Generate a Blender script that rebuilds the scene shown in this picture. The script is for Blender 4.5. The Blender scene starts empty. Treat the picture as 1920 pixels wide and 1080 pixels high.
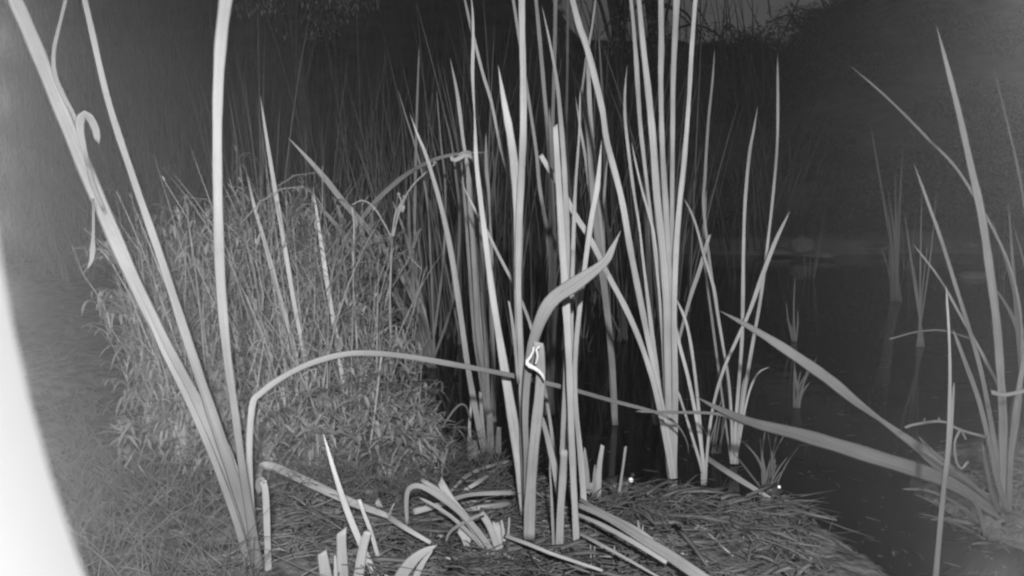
import bpy, bmesh, math, random
import numpy as np
from mathutils import Vector, Matrix, noise

random.seed(7)
rng = np.random.default_rng(7)
S = bpy.context.scene
COL = S.collection

# ------------------------------------------------------------------ camera
F = 1500.0                       # focal length in photograph pixels (1920 wide)
CAM = Vector((0.0, 0.0, 0.57))
PITCH = math.atan(210.0 / F)
cam_d = bpy.data.cameras.new('camera')
cam = bpy.data.objects.new('camera', cam_d); COL.objects.link(cam)
cam.location = CAM
cam.rotation_euler = (math.pi / 2 - PITCH, 0, 0)
cam_d.sensor_width = 36; cam_d.lens = 36 * F / 1920
cam_d.clip_start = 0.004; cam_d.clip_end = 300
cam_d.dof.use_dof = True; cam_d.dof.focus_distance = 1.35; cam_d.dof.aperture_fstop = 60
S.camera = cam
RM = cam.rotation_euler.to_matrix()
RI = RM.transposed()

# ------------------------------------------------------------------ world, sun, infrared lamps, exposure
w = bpy.data.worlds.new('World'); S.world = w; w.use_nodes = True
nt = w.node_tree; nt.nodes.clear()
sky = nt.nodes.new('ShaderNodeTexSky'); sky.sky_type = 'NISHITA'; sky.sun_disc = False
sky.sun_elevation = math.radians(1.5); sky.sun_rotation = math.radians(150)
bw = nt.nodes.new('ShaderNodeRGBToBW')
bg = nt.nodes.new('ShaderNodeBackground'); bg.inputs['Strength'].default_value = 0.058
wo = nt.nodes.new('ShaderNodeOutputWorld')
nt.links.new(sky.outputs[0], bw.inputs[0]); nt.links.new(bw.outputs[0], bg.inputs['Color'])
nt.links.new(bg.outputs[0], wo.inputs['Surface'])

sl = bpy.data.lights.new('dawn_sun', 'SUN'); sl.energy = 0.02; sl.angle = math.radians(10)
so = bpy.data.objects.new('dawn_sun', sl); COL.objects.link(so)
so.rotation_euler = (math.radians(88.5), 0, math.radians(150))

def cam_point(px, py, depth):
    return CAM + RM @ Vector(((px - 960) / F * depth, -(py - 540) / F * depth, -depth))

def lamp(name, loc, aim, I, cone, blend, r=0.002):
    l = bpy.data.lights.new(name, 'SPOT')
    l.energy = I * 4 * math.pi                     # I in W/sr
    l.spot_size = math.radians(cone); l.spot_blend = blend; l.shadow_soft_size = r
    o = bpy.data.objects.new(name, l); COL.objects.link(o)
    o.location = loc
    o.rotation_euler = (Vector(aim) - Vector(loc)).to_track_quat('-Z', 'Y').to_euler()
    return o
# the infrared camera's own main lamp, moved behind the lens to flatten its falloff
lamp('infrared_lamp', CAM + Vector((0.05, -0.40, 0.36)), cam_point(1000, 520, 1.4), 15.5, 84, 1.0, 0.025)
GLOW = 2.8  # strength of small lights added outside the view to imitate lens glare
for (x, y, k) in ((-26, -60, .34), (-26, 60, .34), (-26, 180, .34), (-26, 300, .34), (-26, 420, .36), (-18, 560, .4), (4, 710, .42), (34, 860, .42), (80, 1010, .42)):
    p = cam_point(x, y, 0.042)
    lamp('glare_light', p, p + (cam_point(120, y * .6 + 210, 1) - CAM), GLOW * k, 66, 1.0, 0.0008)
for (x, y, k) in ((2010, -60, .7), (2030, 120, .5), (2040, 330, .35), (2050, 620, .3), (2020, 880, .45), (1900, 1150, .6)):
    p = cam_point(x, y, 0.042)
    lamp('glare_light', p, p + (cam_point(1860, y * .6 + 210, 1) - CAM), GLOW * k, 56, 1.0, 0.0008)
hl = bpy.data.lights.new('hood_fill_light', 'POINT'); hl.energy = 0.4; hl.shadow_soft_size = 0.003  # added point light, there only to whiten the hood's inner wall
ho = bpy.data.objects.new('hood_fill_light', hl); COL.objects.link(ho)
ho.location = CAM + RM @ Vector((0.040, 0.002, -0.006))

S.view_settings.view_transform = 'Standard'; S.view_settings.look = 'None'
S.view_settings.exposure = 0; S.view_settings.gamma = 1; S.view_settings.use_curve_mapping = False
S.render.engine = 'CYCLES'
S.cycles.use_denoising = True
try: S.cycles.denoiser = 'OPENIMAGEDENOISE'
except Exception: pass
S.cycles.max_bounces = 5; S.cycles.diffuse_bounces = 2; S.cycles.glossy_bounces = 3
S.cycles.volume_bounces = 0; S.cycles.transparent_max_bounces = 8
S.cycles.sample_clamp_indirect = 2.0
S.cycles.pixel_filter_type = 'BLACKMAN_HARRIS'; S.cycles.filter_width = 2.3

# ------------------------------------------------------------------ geometry of the view
def P(px, py, Y):
    """the point of the vertical plane at distance Y that stands behind a pixel of the photograph"""
    d = RM @ Vector(((px - 960) / F, -(py - 540) / F, -1.0))
    return CAM + d * (Y / d.y)
def G(px, py, z=0.0):
    d = RM @ Vector(((px - 960) / F, -(py - 540) / F, -1.0))
    return CAM + d * ((z - CAM.z) / d.z)
def proj(p):
    q = RI @ (Vector(p) - CAM)
    return 960 - q.x / q.z * F, 540 + q.y / q.z * F

# ------------------------------------------------------------------ materials (infrared picture: all neutral)
def mat(name, col, rough=0.6, var=0.25, kind='noise', scale=40, bump=0.3, spec=0.3, trans=0.0, bdist=0.002):
    m = bpy.data.materials.new(name); m.use_nodes = True
    n = m.node_tree; b = n.nodes['Principled BSDF']
    b.inputs['Roughness'].default_value = rough
    b.inputs['Specular IOR Level'].default_value = spec
    tc = n.nodes.new('ShaderNodeTexCoord')
    mp = n.nodes.new('ShaderNodeMapping')
    nz = n.nodes.new('ShaderNodeTexNoise'); nz.inputs['Detail'].default_value = 5
    ramp = n.nodes.new('ShaderNodeMapRange')
    ramp.inputs['From Min'].default_value = 0.3; ramp.inputs['From Max'].default_value = 0.7
    if kind == 'leaf':
        n.links.new(tc.outputs['UV'], mp.inputs['Vector'])
        mp.inputs['Scale'].default_value = (11, .9, 1)
        nz.inputs['Scale'].default_value = 1.0
    else:
        n.links.new(tc.outputs['Object'], mp.inputs['Vector'])
        nz.inputs['Scale'].default_value = scale
    n.links.new(mp.outputs[0], nz.inputs['Vector'])
    n.links.new(nz.outputs['Fac'], ramp.inputs['Value'])
    ramp.inputs['To Min'].default_value = 1 - var; ramp.inputs['To Max'].default_value = 1 + var
    last = ramp.outputs[0]
    if kind == 'leaf':                       # blotches along the blade and each blade its own tone
        n2 = n.nodes.new('ShaderNodeTexNoise'); n2.inputs['Scale'].default_value = 9; n2.inputs['Detail'].default_value = 3
        n.links.new(tc.outputs['Object'], n2.inputs['Vector'])
        r2 = n.nodes.new('ShaderNodeMapRange'); r2.inputs['From Min'].default_value = .3; r2.inputs['From Max'].default_value = .7
        r2.inputs['To Min'].default_value = .72; r2.inputs['To Max'].default_value = 1.16
        n.links.new(n2.outputs['Fac'], r2.inputs['Value'])
        mu = n.nodes.new('ShaderNodeMath'); mu.operation = 'MULTIPLY'
        n.links.new(last, mu.inputs[0]); n.links.new(r2.outputs[0], mu.inputs[1]); last = mu.outputs[0]
        mp3 = n.nodes.new('ShaderNodeMapping'); mp3.inputs['Scale'].default_value = (9, 7, 1)
        n.links.new(tc.outputs['UV'], mp3.inputs['Vector'])
        n3 = n.nodes.new('ShaderNodeTexNoise'); n3.inputs['Scale'].default_value = 2.2; n3.inputs['Detail'].default_value = 4
        n.links.new(mp3.outputs[0], n3.inputs['Vector'])
        r4 = n.nodes.new('ShaderNodeMapRange'); r4.inputs['From Min'].default_value = .6; r4.inputs['From Max'].default_value = .72
        r4.inputs['To Min'].default_value = 1; r4.inputs['To Max'].default_value = .58
        n.links.new(n3.outputs['Fac'], r4.inputs['Value'])
        m4 = n.nodes.new('ShaderNodeMath'); m4.operation = 'MULTIPLY'
        n.links.new(last, m4.inputs[0]); n.links.new(r4.outputs[0], m4.inputs[1]); last = m4.outputs[0]
        oi = n.nodes.new('ShaderNodeObjectInfo')
        r3 = n.nodes.new('ShaderNodeMapRange'); r3.inputs['To Min'].default_value = .8; r3.inputs['To Max'].default_value = 1.18
        n.links.new(oi.outputs['Random'], r3.inputs['Value'])
        m3 = n.nodes.new('ShaderNodeMath'); m3.operation = 'MULTIPLY'
        n.links.new(last, m3.inputs[0]); n.links.new(r3.outputs[0], m3.inputs[1]); last = m3.outputs[0]
    mc = n.nodes.new('ShaderNodeMath'); mc.operation = 'MULTIPLY'; mc.inputs[1].default_value = col
    n.links.new(last, mc.inputs[0])
    n.links.new(mc.outputs[0], b.inputs['Base Color'])
    if bump:
        bp = n.nodes.new('ShaderNodeBump'); bp.inputs['Strength'].default_value = bump; bp.inputs['Distance'].default_value = bdist
        n.links.new(nz.outputs['Fac'], bp.inputs['Height']); n.links.new(bp.outputs[0], b.inputs['Normal'])
    return m

M = {}
M['leaf'] = mat('cattail_leaf', 0.26, 0.6, .26, 'leaf', bump=.25, bdist=.001)
M['pale'] = mat('pale_cattail_leaf', 0.27, 0.6, .24, 'leaf', bump=.25, bdist=.001)
M['side'] = mat('grey_cattail_leaf', 0.22, 0.6, .26, 'leaf', bump=.25, bdist=.001)
M['shade'] = mat('shade_toned_cattail_leaf', 0.085, 0.65, .3, 'leaf', bump=.3, bdist=.001)  # leaf darkened in colour to even out overly strong lamp light
M['hazy'] = mat('light_evened_cattail_leaf', 0.095, 0.65, .3, 'leaf', bump=.3, bdist=.001)  # darker copy of the leaf, standing in for weaker lamp light
M['near'] = mat('near_cattail_leaf', 0.125, 0.55, .14, 'leaf', bump=.25, bdist=.001)  # leaf colour lowered to offset strong light on the left foreground
M['dim'] = mat('dull_reed_leaf', 0.17, 0.6, .2, 'leaf', bump=.1, bdist=.001)
M['dry'] = mat('dry_leaf', 0.27, 0.7, .22, 'leaf', bump=.5, bdist=.0015)
M['white'] = mat('torn_white_fibre', 0.5, 0.6, .1, 'noise', 300, bump=.4)
M['herb'] = mat('herb_leaf', 0.14, 0.6, .25, 'noise', 25, bump=.2)
M['stalk'] = mat('herb_stalk', 0.2, 0.7, .2, 'noise', 60, bump=.3)
M['grass'] = mat('grass_blade', 0.085, 0.65, .35, 'noise', 14, bump=0)
M['litter'] = mat('straw_litter', 0.095, 0.75, .45, 'noise', 18, bump=.3)
M['mud'] = mat('wet_mud', 0.08, 0.7, .6, 'noise', 30, bump=1.0, bdist=.02)
M['hill'] = mat('dry_hillside', 0.13, 0.9, .5, 'noise', 1.6, bump=1.0, bdist=.1)
M['rock'] = mat('rock', 0.17, 0.85, .3, 'noise', 12, bump=.8, bdist=.01)
M['far'] = mat('far_reed', 0.15, 0.8, .3, 'noise', 3, bump=0)
M['shrub'] = mat('shrub_leaf', 0.07, 0.8, .4, 'noise', 4, bump=0)
M['tree'] = mat('tree_leaf', 0.32, 0.6, .5, 'noise', 3, bump=0)
M['bark'] = mat('bark', 0.08, 0.9, .3, 'noise', 20, bump=.8, bdist=.01)
M['frog'] = mat('frog_skin', 0.03, 0.4, .35, 'noise', 90, bump=.6)
M['hood'] = mat('housing_plastic', 0.5, 0.5, .02, 'noise', 80, bump=0)
M['post'] = mat('weathered_post', 0.12, 0.8, .3, 'noise', 30, bump=.6)
# an eye seen by a lamp beside the lens shines back: its shine put into a white base colour
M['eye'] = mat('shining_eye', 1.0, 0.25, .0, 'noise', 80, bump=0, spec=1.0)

wm = bpy.data.materials.new('pond_water'); wm.use_nodes = True; n = wm.node_tree; b = n.nodes['Principled BSDF']
b.inputs['Base Color'].default_value = (.006, .006, .006, 1); b.inputs['Roughness'].default_value = .04
b.inputs['IOR'].default_value = 1.33
tc = n.nodes.new('ShaderNodeTexCoord'); nz = n.nodes.new('ShaderNodeTexNoise'); nz.inputs['Scale'].default_value = 5
nz.inputs['Detail'].default_value = 2
mp = n.nodes.new('ShaderNodeMapping'); mp.inputs['Scale'].default_value = (.7, 1.6, 1)
n.links.new(tc.outputs['Object'], mp.inputs[0]); n.links.new(mp.outputs[0], nz.inputs['Vector'])
bp = n.nodes.new('ShaderNodeBump'); bp.inputs['Strength'].default_value = .12; bp.inputs['Distance'].default_value = .01
n.links.new(nz.outputs['Fac'], bp.inputs['Height']); n.links.new(bp.outputs[0], b.inputs['Normal'])
M['water'] = wm

# ------------------------------------------------------------------ helpers
def tag(o, label=None, cat=None, group=None, kind=None):
    if label: o['label'] = label
    if cat: o['category'] = cat
    if group: o['group'] = group
    if kind: o['kind'] = kind
    return o
def empty(name, loc):
    o = bpy.data.objects.new(name, None); COL.objects.link(o); o.location = loc; o.empty_display_size = .02
    return o
def mesh_obj(name, V, Fc, m, parent=None, loc=None, smooth=True, uv=None):
    loc = Vector(loc) if loc is not None else (parent.location if parent else Vector((0, 0, 0)))
    V = np.asarray(V, dtype=float) - np.array(loc)[None, :]
    me = bpy.data.meshes.new(name)
    me.from_pydata(V.tolist(), [], Fc)
    if uv is not None:
        ul = me.uv_layers.new(name='UVMap')
        idx = np.zeros(len(me.loops), dtype=np.int32); me.loops.foreach_get('vertex_index', idx)
        ul.data.foreach_set('uv', np.asarray(uv, dtype=np.float32)[idx].ravel())
    if smooth: me.polygons.foreach_set('use_smooth', [True] * len(me.polygons))
    me.materials.append(m); me.update()
    o = bpy.data.objects.new(name, me); COL.objects.link(o)
    if parent:
        o.parent = parent
    else:
        o.location = loc
    return o

def spline(pts, n):
    pts = np.asarray(pts, float); k = len(pts)
    if k == 2:
        t = np.linspace(0, 1, n)[:, None]; return pts[0] * (1 - t) + pts[1] * t
    e = np.vstack([2 * pts[0] - pts[1], pts, 2 * pts[-1] - pts[-2]])
    out = []
    for u in np.linspace(0, k - 1 - 1e-9, n):
        i = int(u); t = u - i
        p0, p1, p2, p3 = e[i], e[i + 1], e[i + 2], e[i + 3]
        out.append(.5 * ((2 * p1) + (p2 - p0) * t + (2 * p0 - 5 * p1 + 4 * p2 - p3) * t * t + (3 * p1 - p0 - 3 * p2 + p3) * t ** 3))
    return np.array(out)

def blade_data(C, W, twist=0.0, thick=0.16, nr=8, ref=None, wave=0.0, seed=0):
    """a blade: centre line C (n,3), full widths W (n), crescent cross-section; width runs across the line of sight unless twisted"""
    n = len(C); V = []; UV = []; Fc = []
    T = np.gradient(C, axis=0); T /= np.linalg.norm(T, axis=1)[:, None] + 1e-12
    L = np.concatenate([[0], np.cumsum(np.linalg.norm(np.diff(C, axis=0), axis=1))])
    c0 = np.array(CAM) if ref is None else None
    prev = None
    for i in range(n):
        view = (C[i] - c0) if ref is None else np.asarray(ref, float)
        view = view / np.linalg.norm(view)
        s = np.cross(T[i], view); ls = np.linalg.norm(s)
        s = s / ls if ls > 1e-3 else (prev if prev is not None else np.array([1., 0, 0]))
        if prev is not None and np.dot(s, prev) < 0: s = -s
        prev = s
        nn = np.cross(s, T[i])
        a = twist * (i / (n - 1)) + wave * math.sin(seed + L[i] * 9)
        s2 = s * math.cos(a) + nn * math.sin(a); n2 = -s * math.sin(a) + nn * math.cos(a)
        hw = W[i] / 2
        for j in range(nr):
            th = 2 * math.pi * j / nr
            cx = math.cos(th); sy = math.sin(th)
            off = thick * hw * (sy * (1.0 if sy > 0 else .55)) - thick * .5 * hw * (cx * cx)
            V.append(C[i] + s2 * (cx * hw) + n2 * off)
            UV.append(((cx + 1) / 2 + (3.0 if sy < 0 else 0), L[i] * 6 + seed))
    for i in range(n - 1):
        for j in range(nr):
            a0 = i * nr + j; a1 = i * nr + (j + 1) % nr
            Fc.append((a0, a1, a1 + nr, a0 + nr))
    Fc.append(tuple(range(nr - 1, -1, -1))); Fc.append(tuple((n - 1) * nr + j for j in range(nr)))
    return V, Fc, UV

LEAFSEED = [0]
def px_line(pts, Yt, Yb, n, belly=0.0):
    q = spline(pts, n)
    d = np.concatenate([[0], np.cumsum(np.linalg.norm(np.diff(q, axis=0), axis=1))]); d /= d[-1]
    Y = Yt + (Yb - Yt) * d + belly * np.sin(math.pi * d)
    return np.array([P(q[i, 0], q[i, 1], Y[i]) for i in range(n)]), d, Y
def leaf(parent, pts, wd, Yt, Yb=None, m='leaf', name='leaf', base=None, cut=False, twist=None, thick=.2, belly=0, dens=1.0, label=None):
    """pts run from the tip (first) to the base (last), in pixels of the photograph; wd widths in pixels along it"""
    LEAFSEED[0] += 1; sd = LEAFSEED[0] * 1.7
    if Yb is None: Yb = Yt
    pts = list(pts)
    if base is not None: pts = pts + [base]
    ln = sum(math.dist(pts[i], pts[i + 1]) for i in range(len(pts) - 1))
    n = int(max(10, min(70, ln / 14 * dens)))
    C, d, Y = px_line(pts, Yt, Yb, n, belly)
    W = np.interp(d, np.linspace(0, 1, len(wd)), wd) * Y / F
    W = W * (1 + .07 * np.sin(np.arange(n) * random.uniform(.5, 1.1) + sd) * np.sin(np.arange(n) * .37 + sd * 2))
    if not cut:
        tipz = np.clip(d / 0.06, 0, 1) ** .7; W = W * np.maximum(tipz, .04)
    if twist is None: twist = random.uniform(-.3, .3)
    V, Fc, UV = blade_data(C, W, twist, thick, 8, None, .06, sd)
    if cut:                                   # a torn, slanting end
        tdir = (C[1] - C[0]) / np.linalg.norm(C[1] - C[0]); sl_ = random.uniform(-.45, .45)
        for j_ in range(8):
            V[j_] = V[j_] + tdir * W[0] * (sl_ * math.cos(2 * math.pi * j_ / 8) + random.uniform(-.16, .22))
    o = mesh_obj(name, V, Fc, M[m], parent, uv=UV, loc=None if parent else C[-1])
    if label: o['label'] = label
    return o

def clump(label, bx, by, z=0.0, name='cattail_clump', cat='cattail', group=None):
    g = G(bx, by, z)
    e = empty(name, g)
    tag(e, label, cat, group)
    return e, g.y

# ------------------------------------------------------------------ ground shape
def smooth(a, b, x):
    t = min(1, max(0, (x - a) / (b - a))); return t * t * (3 - 2 * t)
def crest_angle(px):
    return np.interp(px, [-400, 600, 980, 1080, 1280, 1450, 1530, 1600, 1680, 1900, 2400],
                     [.30, .28, .24, .150, .145, .138, .165, .19, .215, .25, .27])
def ground_z(x, y):
    """height of the ground above the water"""
    if y < 0.05: y = 0.05
    px = 960 + x / y * F
    nz = noise.noise(Vector((x * 3, y * 3, 0))) * .03 + noise.noise(Vector((x * 11, y * 11, 3))) * .012
    # near shore: a spit of mud and straw in front, the left bank beside it
    shore_y = np.interp(x, [-1.5, -.5, -.22, .0, .25, .48, .62, .8], [2.9, 2.6, 1.62, 1.42, 1.34, 1.34, 1.02, .7]) + .07 * noise.noise(Vector((x * 7, y * 7, 8))) + .03 * noise.noise(Vector((x * 23, y * 23, 2)))
    near = smooth(.10, -.08, y - shore_y)
    if x > .5: near *= smooth(.75, .5, x)
    left = smooth(-.18, -.5, x + (y - 1.7) * .18) * smooth(4.2, 3.0, y)
    right = smooth(.12, -.08, math.hypot(x - 1.0, (y - 1.35) * .8) - .28)
    left2 = smooth(-.85, -1.3, x + .1 * noise.noise(Vector((y * 2, 0, 9)))) * smooth(2.2, 2.8, y)
    left = max(left, left2 * .9)
    far = smooth(5.6, 6.1, y + .25 * noise.noise(Vector((x * .8, 0, 5))) )
    z = -.10
    z += near * .125 + max(left - near, 0) * .14 + left * .03 + max(right, 0) * .13
    z = min(z, .07) + nz * max(near, left, right, .15)
    if far > 0:
        z += far * (.24 + nz * 2)
        a = crest_angle(px)
        t = smooth(6.6, 26, y)
        top = CAM.z + 26 * a
        z += t * top * (1 if y < 26 else 1) + t * (1 - t) * 1.2 * noise.noise(Vector((x * .25, y * .25, 1)))
        z += far * noise.noise(Vector((x * .9, y * .9, 2))) * .25 * t
    return z

def build_ground():
    ys = np.concatenate([np.linspace(-3, .55, 8), np.linspace(.6, 3.2, 110), np.linspace(3.25, 7, 60), np.geomspace(7.1, 34, 60), [60, 120]])
    us = np.concatenate([np.linspace(-6, -1.05, 12), np.linspace(-1, 1, 150), np.linspace(1.05, 6, 12)])
    V = []; Fc = []
    for y in ys:
        sp = max(y, .5) * .8
        for u in us:
            x = u * sp; V.append((x, y, ground_z(x, y) if y < 40 else ground_z(x, 34) - 1.0))
    n = len(us)
    for i in range(len(ys) - 1):
        for j in range(n - 1):
            a = i * n + j; Fc.append((a, a + 1, a + n + 1, a + n))
    V = np.array(V)
    near = [f for f in Fc if V[f[0]][1] < 5.2]; far = [f for f in Fc if V[f[0]][1] >= 5.2]
    def sub(name, fs, m):
        ids = sorted(set(i for f in fs for i in f)); mp_ = {a: k for k, a in enumerate(ids)}
        o = mesh_obj(name, V[ids], [tuple(mp_[i] for i in f) for f in fs], m)
        tag(o, kind='structure'); return o
    sub('ground', near, M['mud']); sub('hillside', far, M['hill'])
build_ground()
wy = [(-40, -3), (40, -3), (40, 8), (-40, 8)]
o = mesh_obj('water', [(x, y, 0) for x, y in wy], [(0, 1, 2, 3)], M['water'], smooth=False); tag(o, kind='structure')

# ------------------------------------------------------------------ small builders
def blade_to(V, Fc, C, W, ref=None, twist=0., nr=4, thick=.15):
    """append a thin blade to a running mesh"""
    k = len(V); v, f, _ = blade_data(np.asarray(C, float), W, twist, thick, nr, ref)
    V.extend(v); Fc.extend([tuple(i + k for i in q) for q in f])
def grass_curve(b, h, az, lean, droop, n=6):
    t = np.linspace(0, 1, n)
    dx, dy = math.cos(az), math.sin(az)
    r = lean * h * t + droop * h * t * t
    z = h * (t - droop * .55 * t ** 2.2)
    return np.stack([b[0] + dx * r, b[1] + dy * r, b[2] + z], 1)
def small_leaf(V, Fc, p, d, L, W, curl=0.3, up=(0, 0, 1)):
    """lanceolate leaf of eight triangles with a fold along its midrib"""
    d = Vector(d).normalized(); s = d.cross(Vector(up))
    if s.length < 1e-3: s = Vector((1, 0, 0))
    s.normalize(); nrm = s.cross(d)
    k = len(V); p = Vector(p)
    prof = ((0, .12), (.3, .9), (.65, .75), (1, .0))
    for t, wv in prof:
        c = p + d * (L * t) - nrm * (curl * L * t * t)
        if wv == 0: V.append(c); break
        V.append(c - s * W * wv / 2 + nrm * W * .18); V.append(c); V.append(c + s * W * wv / 2 + nrm * W * .18)
    Fc += [(k, k + 1, k + 4, k + 3), (k + 1, k + 2, k + 5, k + 4), (k + 3, k + 4, k + 7, k + 6), (k + 4, k + 5, k + 8, k + 7), (k + 6, k + 7, k + 9), (k + 7, k + 8, k + 9)]
def tube(V, Fc, C, R, nr=5):
    C = np.asarray(C, float); n = len(C); k = len(V)
    T = np.gradient(C, axis=0)
    for i in range(n):
        t = Vector(T[i]).normalized(); a = t.cross(Vector((0.31, .95, .1))); a.normalize(); b_ = t.cross(a)
        for j in range(nr):
            th = 2 * math.pi * j / nr; V.append(Vector(C[i]) + (a * math.cos(th) + b_ * math.sin(th)) * (R[i] if hasattr(R, '__len__') else R))
    for i in range(n - 1):
        for j in range(nr):
            Fc.append((k + i * nr + j, k + i * nr + (j + 1) % nr, k + (i + 1) * nr + (j + 1) % nr, k + (i + 1) * nr + j))
    Fc.append(tuple(k + j for j in range(nr - 1, -1, -1))); Fc.append(tuple(k + (n - 1) * nr + j for j in range(nr)))
def copy_of(src, loc, rz=0, sc=1.0):
    o = src.copy(); COL.objects.link(o); o.location = loc; o.rotation_euler = (0, 0, rz); o.scale = (sc,) * 3
    return o

# ================================================================== THE CATTAILS
# --- left foreground clump
c, Yb = clump('large cattail clump in the left foreground with leaves fanning to the top of the picture', 484, 1120, .01)
B = (484, 1118)
leaf(c, [(15, -30), (55, 60), (108, 190), (172, 345), (250, 525), (322, 668), (375, 765), (425, 880), (465, 1000)], [24, 26, 27, 27, 26, 22, 20, 20, 20], 1.00, Yb + .02, 'shade', base=B, cut=True)
leaf(c, [(252, 530), (305, 655), (350, 745), (400, 860), (440, 970), (462, 1050)], [3, 10, 12, 12, 14, 16], 1.0, Yb, 'hazy', base=(470, 1118))
leaf(c, [(152, -30), (168, 40), (203, 190), (250, 335), (300, 480), (347, 625), (392, 760), (436, 890), (474, 1010)], [10, 11, 12, 13, 15, 17, 20, 22, 24, 24], .98, Yb, 'hazy', base=(488, 1118), cut=True)
leaf(c, [(427, -30), (414, 80), (408, 200), (408, 350), (413, 520), (425, 660), (440, 770), (456, 890), (474, 1000)], [24, 22, 19, 18, 19, 18, 16, 15, 17, 18], .95, Yb, 'near', base=(492, 1118), cut=True)
leaf(c, [(1291, 856), (1288, 828), (1268, 795), (1232, 774), (1150, 752), (1060, 727), (960, 704), (860, 685), (760, 668), (690, 662), (640, 665), (580, 682), (525, 710), (488, 738), (473, 760), (467, 850), (470, 950), (482, 1040)], [3, 5, 7, 8, 9, 10, 10, 11, 11, 11, 12, 12, 13, 13, 14, 15, 16, 17], 1.3, Yb, 'near', base=(498, 1118), twist=.1, thick=.5, dens=1.2, label='leaf kinked above its base and arching across the picture to the right')
leaf(c, [(428, 830), (446, 885), (466, 950), (478, 1020)], [3, 6, 8, 8], 1.02, Yb, 'near', base=(484, 1118))
leaf(c, [(493, 902), (498, 925), (501, 1000), (503, 1060)], [13, 14, 14, 13], .98, Yb, 'side', base=(505, 1118), cut=True, label='short leaf cut off at its top')
leaf(c, [(487, 925), (484, 908), (489, 898), (497, 905)], [8, 12, 12, 9], .985, .98, 'near', cut=True)
leaf(c, [(130, -30), (112, 45), (101, 95), (103, 140), (120, 182), (138, 215), (152, 255), (164, 305), (174, 345), (195, 395)], [6, 6, 6, 8, 9, 8, 7, 8, 9, 8], .96, .99, 'shade', cut=True, label='thin limp leaf drooping beside the widest leaf')
leaf(c, [(181, 264), (181, 248), (172, 226), (160, 214), (150, 226), (152, 256), (166, 310)], [11, 14, 15, 14, 12, 9, 6], .955, .97, 'shade', cut=True, thick=.4, label='leaf end curled over into a hook')
leaf(c, [(164, 505), (170, 491), (173, 478), (175, 430), (175, 372)], [3, 11, 5, 5, 5], .96, .985, 'shade', thick=.4, label='hanging shred with a flared end')

# --- shoots and cut stubs in front
def shoot(label, parts, name='cattail_shoot', cat='cattail shoot', by=None, z=.012, group=None):
    last = parts[0][0][-1]
    g = G(last[0], by or last[1], z); e = empty(name, g); tag(e, label, cat, group)
    for pts, wd, kw in parts:
        kw = dict(kw); m_ = kw.pop('m', 'leaf'); Yt = kw.pop('Y', g.y)
        leaf(e, pts, wd, Yt, g.y, m_, **kw)
    return e
shoot('slender pale shoot with a sharp tip rising from the straw at lower left', [([(605, 812), (614, 840), (627, 885), (650, 955), (680, 1028), (712, 1100)], [2, 8, 11, 13, 14, 15], dict(m='pale', Y=1.0))], by=1110)
shoot('tallest of the three cut stubs at the bottom edge left of centre', [([(640, 994), (641, 1040), (645, 1110)], [20, 21, 22], dict(m='pale', cut=True, thick=.6)), ([(628, 1040), (630, 1075), (634, 1110)], [4, 9, 11], dict(m='leaf'))], 'cut_cattail_stub', 'cattail stub', 1125)
shoot('rounded cut stub left of the taller stub at the bottom edge', [([(604, 1036), (608, 1060), (616, 1110)], [18, 24, 26], dict(m='leaf', cut=True, thick=.6))], 'cut_cattail_stub', 'cattail stub', 1130)
shoot('leaning cut stub crossed by the sharp shoot', [([(690, 996), (680, 1030), (668, 1110)], [15, 20, 22], dict(m='pale', cut=True, thick=.5))], 'cut_cattail_stub', 'cattail stub', 1120)
shoot('narrow bent leaf right of the sharp shoot at lower left', [([(674, 937), (683, 965), (693, 990), (705, 1030), (722, 1095)], [7, 8, 9, 8, 8], dict(m='leaf', cut=True))], by=1100)
shoot('small forked stub behind the bent leaf', [([(706, 938), (714, 955), (718, 985), (722, 1010)], [12, 10, 9, 8], dict(m='dry', cut=True)), ([(740, 942), (732, 960), (724, 1000)], [3, 5, 6], dict(m='dry'))], 'cut_cattail_stub', 'cattail stub')
shoot('broad bright leaf lying over at the bottom edge with its tip to the right', [([(820, 1022), (796, 1034), (775, 1050), (755, 1075), (738, 1105)], [4, 16, 24, 24, 22], dict(m='pale', thick=.3)), ([(812, 1030), (790, 1060), (770, 1105)], [4, 14, 18], dict(m='leaf'))], by=1120)

# --- central clump
c, Yb = clump('tallest cattail clump at the centre with a thick bright base', 992, 1012, .015)
B = (992, 1012)
leaf(c, [(978, -30), (979, 60), (981, 150), (981, 250), (977, 340), (973, 430), (972, 540), (976, 650), (981, 760), (986, 880)], [12, 12, 13, 13, 15, 12, 10, 14, 18, 20, 24], 1.22, Yb + .02, 'pale', base=(994, 1014), cut=True)
leaf(c, [(934, 122), (945, 190), (957, 255), (967, 335), (972, 430), (971, 530), (972, 640), (978, 760)], [5, 14, 18, 17, 12, 9, 9, 12, 16], 1.23, Yb + .03, 'pale', base=B)
leaf(c, [(880, -30), (886, 20), (887, 80), (886, 140), (890, 220), (893, 300), (901, 375), (911, 455), (923, 550), (939, 650), (957, 760), (974, 870), (985, 960)], [2, 5, 7, 3, 8, 9, 11, 13, 14, 17, 20, 20, 22, 22], 1.36, Yb + .03, 'leaf', base=B)
leaf(c, [(1164, 432), (1150, 462), (1132, 493), (1082, 530), (1032, 567), (1003, 630), (990, 700), (985, 780), (988, 880)], [5, 18, 29, 25, 19, 15, 13, 13, 16, 20], 1.04, Yb - .02, 'leaf', base=(990, 1012), twist=.25, label='short broad leaf bending right like a paddle')
leaf(c, [(1010, 640), (1014, 700), (1009, 765), (1000, 850), (994, 940)], [19, 20, 21, 22, 24], 1.08, Yb - .06, 'pale', base=B, cut=True, label='stem snapped off at its top')
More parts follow.
